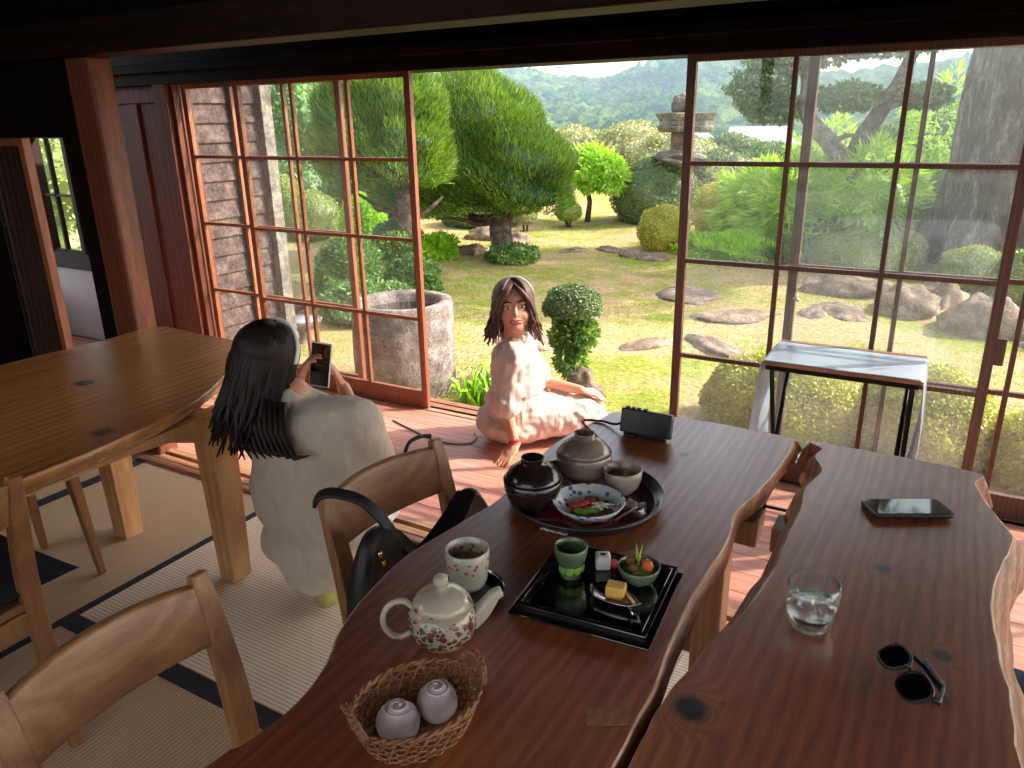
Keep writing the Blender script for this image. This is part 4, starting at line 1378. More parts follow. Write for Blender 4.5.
def lens_ring(cx):
    pts = []
    for j in range(28):
        a = 2 * PI * j / 28
        c, s = math.cos(a), math.sin(a)
        x = 0.0255 * (abs(c) ** 0.8) * (1 if c > 0 else -1); y = 0.0215 * (abs(s) ** 0.8) * (1 if s > 0 else -1)
        if s > 0: x *= 1.06
        pts.append((cx + x, y))
    return pts
tilt = Matrix.Translation((0, 0, 0.016)) @ Matrix.Rotation(math.radians(24), 4, 'X')
fr_ = MB()
for cx in (-0.0325, 0.0325):
    pr = lens_ring(cx)
    fr_.tube([tilt @ Vector((x, y, 0.004 * (1 - (x / 0.06) ** 2))) for (x, y) in pr], 0.0026, 6, closed=True)
fr_.tube([tilt @ Vector(p) for p in ((-0.009, 0.006, 0.004), (0, 0.010, 0.005), (0.009, 0.006, 0.004))], 0.0024, 6)
fr_.build('frame', M['black'], g)
for cx in (-0.0325, 0.0325):
    pr = lens_ring(cx)
    vs = [tilt @ Vector((x, y, 0.004 * (1 - (x / 0.06) ** 2))) for (x, y) in pr] + [tilt @ Vector((cx, 0, 0.006))]
    MB().add(vs, [(j, (j + 1) % 28, 28) for j in range(28)], 0, True).build('lens', M['screen'], g)
for s in (-1, 1):
    p0 = tilt @ Vector((s * 0.060, 0.012, 0.001))
    MB().sweep([p0, p0 + Vector((s * 0.003, 0.010, -0.006)), (s * 0.02, 0.040 + (s + 1) * 0.004, 0.010), (-s * 0.045, 0.044 + (s + 1) * 0.004, 0.0035)], [(-0.0015, -0.003), (0.0015, -0.003), (0.0015, 0.003), (-0.0015, 0.003)]).build('temple', M['black'], g)

# ------------------------------------------------------------------ garden ground, hills, haze
GZ = -0.42


def grid_mesh(name, xs, ys, zf, mat):
    X, Y = np.meshgrid(xs, ys, indexing='ij')
    Z = zf(X, Y)
    n, m = X.shape
    co = np.stack([X, Y, Z], -1).reshape(-1, 3)
    idx = np.arange(n * m).reshape(n, m)
    q = np.stack([idx[:-1, :-1], idx[1:, :-1], idx[1:, 1:], idx[:-1, 1:]], -1).reshape(-1, 4)
    return np_mesh(name, co, q, mat, True)


def np_mesh(name, co, faces, mat, smooth=False, parent=None):
    me = bpy.data.meshes.new(name)
    k = faces.shape[1]
    me.vertices.add(len(co)); me.vertices.foreach_set('co', co.astype(np.float32).ravel())
    me.loops.add(faces.size); me.loops.foreach_set('vertex_index', faces.astype(np.int32).ravel())
    me.polygons.add(len(faces))
    me.polygons.foreach_set('loop_start', np.arange(0, faces.size, k, dtype=np.int32))
    me.polygons.foreach_set('loop_total', np.full(len(faces), k, dtype=np.int32))
    me.polygons.foreach_set('use_smooth', np.full(len(faces), smooth))
    me.materials.append(mat)
    me.update(calc_edges=True)
    o = bpy.data.objects.new(name, me); link(o)
    if parent is not None: o.parent = parent
    return o


def wob(x, y, s=0.0):
    return (np.sin(x * 1.3 + s) * np.cos(y * 1.1 - s * 2) + 0.5 * np.sin(x * 3.1 + y * 2.3 + s)) / 1.5


def zg(X, Y):
    near = GZ + 0.035 * wob(X, Y) + 0.012 * wob(X * 3, Y * 3, 2)
    near = near - 0.05 * np.clip((3.9 - Y) / 0.6, 0, 1)
    far = np.clip((Y - 24) / 60, 0, 1)
    return near - 6.5 * far ** 1.3


xs = np.concatenate([np.linspace(-160, -30, 30), np.linspace(-28, 14, 240), np.linspace(16, 110, 24)])
ys = np.concatenate([np.linspace(3.31, 16, 150), np.linspace(16.3, 40, 60), np.linspace(44, 330, 50)])
structure(grid_mesh('ground', xs, ys, zg, M['ground']))


def crowns(X, Y, cell, seed, sharp):
    """tree tops: one bump per jittered cell"""
    r = np.random.default_rng(seed)
    tab = r.random((256, 256, 3))
    gx = np.floor(X / cell).astype(int); gy = np.floor(Y / cell).astype(int)
    best = np.zeros_like(X)
    for dx in (-1, 0, 1):
        for dy in (-1, 0, 1):
            t = tab[(gx + dx) % 256, (gy + dy) % 256]
            cx = (gx + dx + 0.5 + (t[..., 0] - 0.5) * 0.7) * cell; cy = (gy + dy + 0.5 + (t[..., 1] - 0.5) * 0.7) * cell
            d = np.hypot(X - cx, Y - cy) / cell
            h = (0.5 + 0.5 * t[..., 2]) * np.clip(1 - (d / 0.72) ** sharp, 0, 1)
            best = np.maximum(best, h)
    return best


# skyline height at distance 420 as seen from the room
SKX = np.array([-700, -420, -310, -272, -237, -211, -187, -169, -136, -100, -62, -37, 40, 160, 400])
SKZ = np.array([34, 33, 26.5, 29, 26, 21, 19, 23, 27, 24, 17, 19.5, 24, 30, 34])


def hz(X, Y):
    ridge = np.interp(X / Y * 420, SKX, SKZ) * (Y / 420)
    t = np.clip((Y - 200) / 220, 0, 1)
    back = np.clip((Y - 440) / 100, 0, 1)
    base = -7 + (ridge + 7 - 3.5) * (t * t * (3 - 2 * t)) * (1 - back * 0.8)
    base = base + 2.0 * np.sin(X / 54 + 1) * np.cos(Y / 27) * np.sin(PI * t)
    tall = (np.sin(X / 23 + 0.7) > 0.2) * 1.0
    c = crowns(X, Y, 9.5, 3, 2.6) * 5.0 + crowns(X, Y, 4.6, 5, 1.3) * 5.5 * tall * np.clip(t, 0.3, 1)
    fine = crowns(X, Y, 3.0, 8, 1.8) * 2.2
    return base + (c + fine) * np.clip((Y - 165) / 40, 0.0, 1)


structure(grid_mesh('hills', np.linspace(-480, 160, 620), np.linspace(160, 480, 300), hz, M['hill']))

# thin summer haze over the valley
hm = bpy.data.materials.new('valley_haze'); hm.use_nodes = True
ht = hm.node_tree; ht.nodes.clear()
ho = ht.nodes.new('ShaderNodeOutputMaterial'); hv = ht.nodes.new('ShaderNodeVolumeScatter')
hv.inputs['Color'].default_value = (0.52, 0.74, 1.0, 1); hv.inputs['Density'].default_value = 0.0013; hv.inputs['Anisotropy'].default_value = 0.2
ht.links.new(hv.outputs[0], ho.inputs['Volume'])
hb = MB().box(-700, 400, 60, 560, -12, 60).build('haze', hm)
tag(hb, 'pale blue haze hanging over the valley in front of the hills', 'haze', kind='stuff')


# ------------------------------------------------------------------ planting helpers
def leaf_quads(P, N, L, W, droop=0.0, lay=0.35, rnd=None):
    """one rhombic leaf per point; N = outward direction; leaves lie partly along the surface"""
    r = rng
    n = len(P)
    R = r.normal(size=(n, 3))
    nrm = N + R * 0.55
    nrm /= np.linalg.norm(nrm, axis=1, keepdims=True)
    T = np.cross(nrm, r.normal(size=(n, 3))); T /= np.linalg.norm(T, axis=1, keepdims=True) + 1e-9
    D = T * (1 - lay) + N * lay; D[:, 2] -= droop
    D /= np.linalg.norm(D, axis=1, keepdims=True)
    B = np.cross(D, nrm); B /= np.linalg.norm(B, axis=1, keepdims=True) + 1e-9
    s = (0.7 + 0.6 * r.random((n, 1)))
    a = P; b = P + D * L * s * 0.5 + B * W * s * 0.5; c = P + D * L * s; d = P + D * L * s * 0.5 - B * W * s * 0.5
    co = np.stack([a, b, c, d], 1).reshape(-1, 3)
    f = np.arange(n * 4).reshape(n, 4)
    return co, f


def ell_points(n, c, r, zlo=-0.55, bump=0.05, seed=0):
    u = rng.normal(size=(int(n * 1.6) + 10, 3)); u /= np.linalg.norm(u, axis=1, keepdims=True)
    u = u[u[:, 2] > zlo][:n]
    k = 1 + bump * (np.sin(u[:, 0] * 7 + seed) * np.cos(u[:, 1] * 6 + seed * 2) + np.sin(u[:, 2] * 8 + u[:, 0] * 5 + seed)) / 1.5
    k = k * (1 - 0.10 * rng.random(len(u)) ** 2)
    P = u * np.array(r) * k[:, None] + np.array(c)
    Nn = u / np.array(r); Nn /= np.linalg.norm(Nn, axis=1, keepdims=True)
    return P, Nn


def core_mesh(c, r, zlo=-0.55, k=0.93, bump=0.05, seed=0, nu=36, nv=20):
    co = []; f = []
    for i in range(nv + 1):
        z = zlo + (1 - zlo) * (i / nv)
        z = max(-1, min(1, z))
        rr = math.sqrt(max(0, 1 - z * z))
        for j in range(nu):
            a = 2 * PI * j / nu
            u = np.array([rr * math.cos(a), rr * math.sin(a), z])
            q = 1 + bump * (math.sin(u[0] * 7 + seed) * math.cos(u[1] * 6 + seed * 2) + math.sin(u[2] * 8 + u[0] * 5 + seed)) / 1.5
            co.append(u * np.array(r) * q * k + np.array(c))
    for i in range(nv):
        for j in range(nu):
            f.append((i * nu + j, i * nu + (j + 1) % nu, (i + 1) * nu + (j + 1) % nu, (i + 1) * nu + j))
    return np.array(co), np.array(f)


def merge(parts):
    cs = []; fs = []; b = 0
    for c, f in parts:
        cs.append(c); fs.append(f + b); b += len(c)
    return np.concatenate(cs), np.concatenate(fs)


def blob(lobes, n, L, W, lay=0.25, droop=0.0, bump=0.05, zlo=-0.55, k=0.93):
    """lobes: list of (centre, radii)"""
    parts = []
    area_ = [l[1][0] * l[1][1] + l[1][0] * l[1][2] for l in lobes]
    tot = sum(area_)
    for i, (c, r) in enumerate(lobes):
        parts.append(core_mesh(c, r, zlo, k, bump, i * 1.3))
        P, Nn = ell_points(int(n * area_[i] / tot), c, r, zlo, bump, i * 1.3)
        parts.append(leaf_quads(P, Nn, L, W, droop, lay))
    return merge(parts)


def bush(name, label, cat, x, y, r, ztop, mat='clip', n=5000, L=0.035, W=0.02, group=None, zb=None, ry=None, lobes=None, stem=True, zlo=-0.6, **kw):
    zb = GZ if zb is None else zb
    g = thing(name, label, cat, (x, y, GZ - 0.02), group=group)
    h = ztop - GZ + 0.02
    ry = r if ry is None else ry
    rz = (ztop - zb) / (1 + abs(zlo)) * 1.0
    cz = h - rz
    lb = lobes or [((0, 0, cz), (r, ry, rz))]
    co, f = blob(lb, n, L, W, zlo=zlo, **kw)
    np_mesh('foliage', co, f, M[mat], False, g)
    if stem:
        b = MB()
        for k in range(3):
            a = k * 2.1 + x
            b.tube([(0.03 * math.cos(a), 0.03 * math.sin(a), -0.02), (0.05 * math.cos(a), 0.05 * math.sin(a), h * 0.3), (0.3 * r * math.cos(a), 0.3 * r * math.sin(a), cz)], [0.02, 0.018, 0.012], 6)
        b.build('stem', M['bark'], g)
    return g


# clipped balls and domes
bush('clipped_bush', 'round yellow-green clipped bush in the open doorway, low on the far lawn', 'bush', -3.86, 11.1, 0.38, 0.24, 'clip_yellow', 7000, 0.03, 0.018, zlo=-0.75)
bush('clipped_bush', 'big yellow-green clipped ball just right of the doorway, behind the left glass pane', 'bush', -3.35, 12.9, 0.64, 0.50, 'clip_yellow', 9000, 0.035, 0.02, zlo=-0.7)
bush('clipped_bush', 'large dark-green mound left of the stone lantern', 'bush', -5.1, 14.1, 0.80, 0.76, 'clip_dark', 11000, 0.04, 0.022, zlo=-0.6)
bush('clipped_bush', 'small pale clipped ball on a thin stem under the bright lime tree', 'bush', -6.26, 12.8, 0.24, 0.02, 'clip', 3000, 0.03, 0.018, zlo=-0.9, zb=-0.30)
bush('clipped_bush', 'tiny tan-green ball bush just right of the big pine trunk', 'bush', -6.75, 12.1, 0.20, -0.02, 'pale', 2500, 0.03, 0.018, zlo=-0.9, zb=-0.30)
bush('clipped_bush', 'dark low bush behind the trunk of the big domed pine', 'bush', -7.9, 12.4, 0.75, 0.10, 'clip_dark', 6000, 0.04, 0.022)
bush('clipped_bush', 'wide flat dome bush in front of the lime ferns, right-hand panes', 'bush', -1.05, 10.6, 0.62, 0.07, 'clip', 9000, 0.03, 0.018, zlo=-0.5)
bush('clipped_bush', 'small mound left of the lime ferns, upper left of the flat dome', 'bush', -1.62, 11.5, 0.36, 0.12, 'clip_dark', 4500, 0.03, 0.018)
bush('clipped_bush', 'dark mound between the flat dome and the lime ferns', 'bush', -1.05, 12.0, 0.36, 0.24, 'clip_dark', 4500, 0.03, 0.018)
bush('clipped_bush', 'small round ball between the muntins, left of the great trunk', 'bush', -0.52, 11.9, 0.27, 0.38, 'clip', 4500, 0.03, 0.018, zb=-0.2, zlo=-0.9)
bush('clipped_bush', 'bright green low bush under the round ball beside the great trunk', 'bush', -0.62, 11.2, 0.26, 0.02, 'clip_yellow', 4000, 0.03, 0.018)
bush('clipped_bush', 'round clipped bush at the foot of the great trunk on its near side', 'bush', 0.15, 10.1, 0.37, 0.03, 'clip', 6000, 0.026, 0.016)
bush('clipped_bush', 'clipped bush at the right picture edge beyond the door stile', 'bush', 0.62, 9.6, 0.30, 0.10, 'clip', 5000, 0.03, 0.018)
bush('clipped_bush', 'shadowy dark bush directly left of the great trunk', 'bush', -0.30, 13.2, 0.42, 0.70, 'clip_dark', 5000, 0.035, 0.02)
bush('clipped_bush', 'broad yellow-green hedge mound close outside the glass, left one behind the folding table', 'bush', -0.83, 4.86, 0.52, 0.05, 'clip_yellow', 26000, 0.024, 0.015, ry=0.42, zlo=-0.45, bump=0.04)
bush('clipped_bush', 'yellow-green hedge mound close outside the glass, right one behind the folding table', 'bush', -0.03, 4.88, 0.38, 0.07, 'clip_yellow', 20000, 0.024, 0.015, ry=0.40, zlo=-0.45)
bush('clipped_bush', 'yellow-green hedge mound outside the glass at the right picture edge', 'bush', 0.58, 4.72, 0.30, -0.04, 'clip_yellow', 12000, 0.024, 0.015, zlo=-0.45)
bush('clipped_bush', 'upper pale-green mound seen through the left sash beside the boarded wall', 'bush', -10.7, 10.2, 0.30, 0.62, 'clip', 3500, 0.03, 0.018, zb=0.1)
bush('clipped_bush', 'wide pale-green mound seen through the middle of the left sash', 'bush', -9.75, 9.9, 0.50, 0.38, 'clip', 7000, 0.03, 0.018)
bush('clipped_bush', 'small yellow mound below the others, left edge of the left sash', 'bush', -9.1, 8.2, 0.30, 0.18, 'clip_yellow', 4000, 0.03, 0.018)
bush('clipped_bush', 'dark clipped ball behind the slim dark trunk in the left sash', 'bush', -7.2, 9.0, 0.40, 0.12, 'clip_dark', 5000, 0.03, 0.018)
bush('shrub', 'bright loose shrub right of the mounds in the left sash', 'shrub', -8.6, 9.9, 0.36, 0.34, 'lime', 3500, 0.07, 0.03, stem=True, lay=0.5)
bush('shrub', 'loose grey-green shrub low behind the left sash, near the stone basin', 'shrub', -5.75, 6.3, 0.34, 0.30, 'broad', 6000, 0.05, 0.022, lay=0.5, bump=0.15)
bush('shrub', 'spreading low shrub near the pale bowl outside the left sash', 'shrub', -5.2, 5.9, 0.42, -0.06, 'broad', 5000, 0.05, 0.022, lay=0.5, bump=0.2)
bush('shrub', 'small leafy shrub beside the slim dark trunk behind the left sash', 'shrub', -5.35, 6.9, 0.30, 0.02, 'broad', 4000, 0.05, 0.022, lay=0.5, bump=0.15)
bush('shrub', 'bright green sprig beside the boulders under the domed pine', 'shrub', -6.45, 9.0, 0.22, -0.08, 'lime', 1500, 0.08, 0.03, lay=0.6, bump=0.2)
bush('shrub', 'trailing ivy around the foot of the domed pine', 'shrub', -5.45, 9.35, 0.34, -0.20, 'broad', 3000, 0.05, 0.03, lay=0.4, bump=0.2, stem=False)
bush('shrub', 'patch of light leafy plants in front of the big clipped ball', 'shrub', -2.75, 10.9, 0.75, -0.14, 'lime', 5000, 0.09, 0.022, lay=0.7, ry=0.45, bump=0.2, stem=False)
bush('shrub', 'leafy plants continuing right to the door muntins, beyond the flat stones', 'shrub', -1.95, 10.9, 0.50, -0.12, 'broad', 4000, 0.09, 0.022, lay=0.7, ry=0.4, bump=0.2, stem=False)
# hedge tops and trees along the far side of the lawn
for (x, y, r, zt, mt, lab) in (
        (-11.6, 24, 1.5, 1.10, 'pale', 'pale blossom-tinted hedge tree at the far left of the doorway skyline'),
        (-9.8, 24.5, 1.7, 1.22, 'pale', 'pale rounded hedge tree in the middle of the doorway skyline'),
        (-8.0, 23, 1.5, 0.95, 'pale', 'pale speckled hedge tree just left of the stone lantern'),
        (-13.6, 23, 1.6, 1.3, 'canopy', 'green tree behind the domed pine crown on the skyline')):
    bush('hedge_tree', lab, 'tree', x, y, r, zt, mt, 6000, 0.10, 0.06, bump=0.12)
for (x, y, r, zt, mt, lab) in (
        (-8.0, 30, 1.2, 0.75, 'clip_dark', 'dark round tree in front of the white village roofs'),
        (-6.2, 22, 1.0, 0.52, 'clip_dark', 'dark shrub between the lantern and the big clipped ball'),
        (-4.5, 18.5, 1.0, 0.42, 'pale', 'brownish bush behind the big clipped ball'),
        (-3.2, 17, 0.9, 0.48, 'canopy', 'mid-green bush at the left edge of the lime ferns'),
        (-6.6, 30, 1.4, 0.45, 'canopy', 'low bushes under the village roofs, right part'),
        (-0.6, 17, 1.5, 1.5, 'canopy', 'shady green bush behind the fork of the pale tree'),
        (1.6, 16, 1.8, 1.9, 'canopy', 'shady green bush behind the great trunk')):
    bush('far_bush', lab, 'bush', x, y, r, zt, mt, 5000, 0.09, 0.05, bump=0.12)

# lime tree with drooping leaves
g = thing('lime_tree', 'small tree with glowing lime-green drooping leaves beside the domed pine', 'tree', (-6.25, 13.6, GZ - 0.02))
co, f = blob([((0, 0, 0.98), (0.55, 0.5, 0.40)), ((0.42, -0.1, 0.85), (0.40, 0.4, 0.36)), ((-0.35, 0, 0.98), (0.45, 0.4, 0.36))], 6500, 0.13, 0.045, lay=0.5, droop=0.5, bump=0.15, k=0.7)
np_mesh('foliage', co, f, M['lime'], False, g)
MB().tube([(0, 0, -0.02), (0.05, 0, 0.4), (-0.05, 0, 0.8)], [0.06, 0.05, 0.04], 8).build('trunk', M['bark'], g)


def needle_crown(lobes, n, mat_name, parent, L=0.10, W=0.016):
    parts = [];
    tot = sum(l[1][0] * l[1][2] for l in lobes)
    cores = []
    for i, (c, r) in enumerate(lobes):
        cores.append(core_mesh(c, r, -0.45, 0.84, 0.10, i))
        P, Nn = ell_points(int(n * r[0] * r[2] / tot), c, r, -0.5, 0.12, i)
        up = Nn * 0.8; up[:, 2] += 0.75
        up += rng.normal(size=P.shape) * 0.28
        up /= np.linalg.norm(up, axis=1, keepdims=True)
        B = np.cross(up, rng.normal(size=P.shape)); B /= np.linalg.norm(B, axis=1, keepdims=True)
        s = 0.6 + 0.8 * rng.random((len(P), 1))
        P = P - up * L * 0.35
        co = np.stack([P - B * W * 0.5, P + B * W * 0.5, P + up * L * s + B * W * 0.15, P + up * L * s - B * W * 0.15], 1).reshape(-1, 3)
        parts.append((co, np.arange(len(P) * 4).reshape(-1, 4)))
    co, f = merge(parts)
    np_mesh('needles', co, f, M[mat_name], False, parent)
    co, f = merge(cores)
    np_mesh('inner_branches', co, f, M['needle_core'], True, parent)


# big domed pine
g = thing('domed_pine', 'large pine clipped into a broad bright-green dome with a stout trunk', 'tree', (-6.0, 9.6, GZ - 0.03))
needle_crown([((-0.25, 0, 1.30), (1.05, 1.0, 1.27)), ((0.40, -0.1, 1.15), (0.98, 0.85, 0.80)), ((-0.85, -0.1, 1.20), (1.0, 0.8, 1.05))], 80000, 'needle', g, 0.078, 0.015)
b = MB()
tp = catmull([(0.36, -0.15, -0.03), (0.36, -0.15, 0.15), (0.28, -0.1, 0.45), (0.30, 0, 0.85), (0.1, 0, 1.5)], 5, False)
b.tube(tp, [0.26, 0.235, 0.21, 0.19, 0.175, 0.165] + [0.16] * (len(tp) - 6), 14)
b.build('trunk', M['bark'], g)
for (p, q, r0) in (((0.30, -0.1, 0.60), (-0.75, -0.3, 0.72), 0.06), ((0.28, -0.1, 0.55), (-0.55, -0.5, 0.60), 0.045), ((0.3, 0, 0.7), (0.85, -0.2, 0.95), 0.05)):
    P = Vector(p); Q = Vector(q)
    MB().tube([P, P.lerp(Q, 0.35) + Vector((0, 0, -0.05)), P.lerp(Q, 0.7) + Vector((0, 0, 0.03)), Q], [r0, r0 * 0.9, r0 * 0.7, r0 * 0.4], 8).build('branch', M['bark'], g)

# second pine with the slim dark trunk
g = thing('pine_tree', 'darker pine with a slim trunk seen through the left sash, before the domed one', 'tree', (-5.75, 7.35, GZ - 0.03))
needle_crown([((-0.38, 0.1, 1.75), (0.84, 0.75, 0.85)), ((0.05, 0.0, 1.55), (0.52, 0.6, 0.60)), ((-0.8, 0.2, 1.70), (0.5, 0.5, 0.5))], 45000, 'needle', g, 0.085, 0.014)
tp = [(0.12, -0.1, -0.03), (0.12, -0.1, 0.25), (0.10, -0.08, 0.6), (0.10, -0.05, 1.0), (0.0, 0, 1.7)]
MB().tube(tp, [0.15, 0.125, 0.115, 0.11, 0.08], 12).build('trunk', M['bark'], g)
co, f = blob([((0.05, -0.25, 0.52), (0.28, 0.22, 0.16))], 2500, 0.06, 0.016, lay=0.6, bump=0.1)
np_mesh('low_tuft', co, f, M['needle'], False, g)
for (p, q, r0) in (((0.10, -0.08, 0.85), (-0.55, -0.2, 1.15), 0.035), ((0.10, -0.08, 0.8), (0.5, 0.1, 1.1), 0.03)):
    P = Vector(p); Q = Vector(q)
    MB().tube([P, P.lerp(Q, 0.5) + Vector((0, 0, -0.04)), Q], [r0, r0 * 0.8, r0 * 0.5], 8).build('branch', M['bark'], g)

bush('garden_tree', 'sunlit green shrub seen through the tiny far-left window', 'shrub', -9.9, 5.9, 0.9, 1.5, 'clip', 6000, 0.06, 0.03, bump=0.2)
# trees beyond the left sash
for (x, y, r, zt, lab) in ((-12.4, 12.5, 1.0, 2.35, 'tall sunlit yellow-green tree beside the boarded wall, left sash'), (-10.9, 13.5, 1.1, 1.5, 'mid-height green tree behind the yellow-green mounds, left sash')):
    bush('garden_tree', lab, 'tree', x, y, r, zt, 'broad', 7000, 0.10, 0.045, bump=0.2, lay=0.4)
bush('garden_tree', 'tall shadowy tree behind the slim dark pine, left sash', 'tree', -9.8, 15, 1.8, 2.0, 'canopy', 8000, 0.10, 0.05, bump=0.15)

# stone lantern of rough stacked stones
g = thing('stone_lantern', 'tall rough stone lantern of stacked slabs half hidden by the door stile', 'stone lantern', (-4.62, 14.0, GZ - 0.02))
b = MB(); b.ell((0, 0, 0.10), (0.34, 0.32, 0.16), nu=24, nv=14, nz=0.3, fr=2.4, seed=1); b.build('base_stone', M['lantern'], g)
b = MB(); b.lathe([(0.001, 0.1), (0.17, 0.1), (0.15, 0.3), (0.13, 0.55), (0.15, 0.70), (0.001, 0.72)], 12, fn=lambda a, z: 1 + 0.12 * math.sin(3 * a + z * 5)); b.build('shaft', M['lantern'], g)
b = MB(); b.box(-0.16, 0.16, -0.15, 0.15, 0.70, 1.10); b.build('fire_box', M['lantern'], g, bevel=0.03)
b = MB(); b.box(-0.05, 0.03, -0.153, -0.148, 0.84, 0.95); b.build('opening_shade', M['eyedark'], g)  # dark plate on the face, giving the hollow's shade by colour
b = MB(); b.ell((0, 0, 1.18), (0.42, 0.38, 0.15), nu=30, nv=14, nz=0.45, fr=2.6, seed=4); b.build('lower_slab', M['lantern'], g)
b = MB(); b.box(-0.15, 0.15, -0.14, 0.14, 1.24, 1.72); b.build('upper_block', M['rock'], g, bevel=0.03)
o = b
b = MB()
out = []
for j in range(30):
    a = 2 * PI * j / 30
    rr = 0.50 * (1 + 0.14 * math.sin(3 * a + 1) + 0.08 * math.sin(7 * a))
    out.append((rr * math.cos(a), rr * 0.8 * math.sin(a)))
out0 = [(p[0] * (0.86 + 0.1 * math.sin(i * 0.9)), p[1] * 0.85) for i, p in enumerate(out)]
b.prism(out, 1.82, 1.96, outline0=out0).prism([(p[0] * 0.94, p[1] * 0.94) for p in out], 1.64, 1.74, outline0=out0)
b.prism(out0, 1.73, 1.83)
b.build('cap_stone', M['lantern'], g, bevel=0.02)
b = MB(); b.ell((0, 0, 2.10), (0.19, 0.18, 0.19), nu=20, nv=14, nz=0.3, fr=2.2, seed=7); b.build('finial', M['lantern'], g)

# topiary by the doorstep: clipped ball over a leafy stem
g = thing('topiary_bush', 'small topiary with a round cap over a leafy stem, right behind the seated woman', 'bush', (-2.42, 5.02, GZ - 0.02))
co, f = blob([((0, 0, 0.60), (0.215, 0.2, 0.17))], 5500, 0.022, 0.014, zlo=-0.25, bump=0.05, k=0.9)
np_mesh('clipped_cap', co, f, M['clip_dark'], False, g)
co, f = blob([((-0.02, 0, 0.38), (0.13, 0.12, 0.16)), ((0, 0, 0.22), (0.10, 0.1, 0.14)), ((0.05, 0, 0.42), (0.13, 0.12, 0.12))], 2600, 0.045, 0.02, lay=0.6, bump=0.2, k=0.5, zlo=-0.9)
np_mesh('lower_foliage', co, f, M['broad'], False, g)
b = MB()
for k in range(4):
    a = k * 1.6
    b.tube([(0, 0, -0.02), (0.03 * math.cos(a), 0.03 * math.sin(a), 0.25), (0.10 * math.cos(a), 0.10 * math.sin(a), 0.55)], [0.018, 0.012, 0.008], 6)
b.build('stem', M['bark'], g)

# strappy plants between basin and step
g = thing('strap_leaf_plant', 'clump of bright arching strap leaves between the stone basin and the seated woman', 'plant', (-2.72, 4.30, GZ - 0.02))
b = MB()
for k in range(90):
    a = random.uniform(0, 2 * PI); ll = random.uniform(0.22, 0.42); sp_ = random.uniform(0.10, 0.24)
    ox, oy = random.uniform(-0.14, 0.14), random.uniform(-0.12, 0.16)
    pts = [(ox + sp_ * t * math.cos(a), oy + sp_ * t * math.sin(a), ll * (1 - (1 - t) ** 2) * 1.0 - 0.10 * t ** 3) for t in (0, .25, .5, .75, 1)]
    b.sweep(pts, [(-0.013, 0), (0, 0.0012), (0.013, 0), (0, -0.0012)], scale=[0.6, 1, 1, 0.7, 0.08], smooth=False)
b.build('leaves', M['lime'], g)

# stone water basin
g = thing('stone_basin', 'large cylindrical stone water basin standing behind the open glass door', 'basin', (-3.50, 4.38, GZ - 0.07))
MB().lathe([(0.001, 0), (0.36, 0), (0.375, 0.05), (0.378, 0.35), (0.372, 0.70), (0.362, 0.735), (0.34, 0.74), (0.30, 0.735), (0.285, 0.71), (0.275, 0.60), (0.24, 0.56), (0.001, 0.55)], 48, fn=lambda a, z: 1 + 0.012 * math.sin(5 * a + z * 6)).build('basin', M['granite'], g)
MB().lathe([(0.001, 0.0), (0.28, 0.0), (0.28, 0.002), (0.001, 0.002)], 40, c=(0, 0, 0.655)).build('water_surface', M['screen'], g)
g = thing('stone_bowl', 'pale shallow stone bowl on a short stem outside the left sash', 'basin', (-5.05, 4.90, GZ - 0.02))
MB().lathe([(0.001, 0), (0.10, 0), (0.09, 0.03), (0.055, 0.08), (0.06, 0.14), (0.14, 0.20), (0.165, 0.245), (0.15, 0.25), (0.12, 0.225), (0.001, 0.215)], 32).build('bowl', M['granite'], g)
MB().lathe([(0.001, 0), (0.13, 0), (0.13, 0.001), (0.001, 0.001)], 32, c=(0, 0, 0.238)).build('water_surface', M['white_sheet'], g)


def rock(label, x, y, rx, ry, h, seed, name='garden_rock', mat='rock', z=None, group=None):
    b = MB()
    b.ell((0, 0, 0), (rx, ry, h), nu=26, nv=16, nz=0.35, fr=2.2, seed=seed, zmin=-0.06)
    o = b.build(name, M[mat])
    o.location = (x, y, GZ - 0.01 if z is None else z)
    o.rotation_euler = (0, 0, seed * 1.7)
    return tag(o, label, 'rock', group)


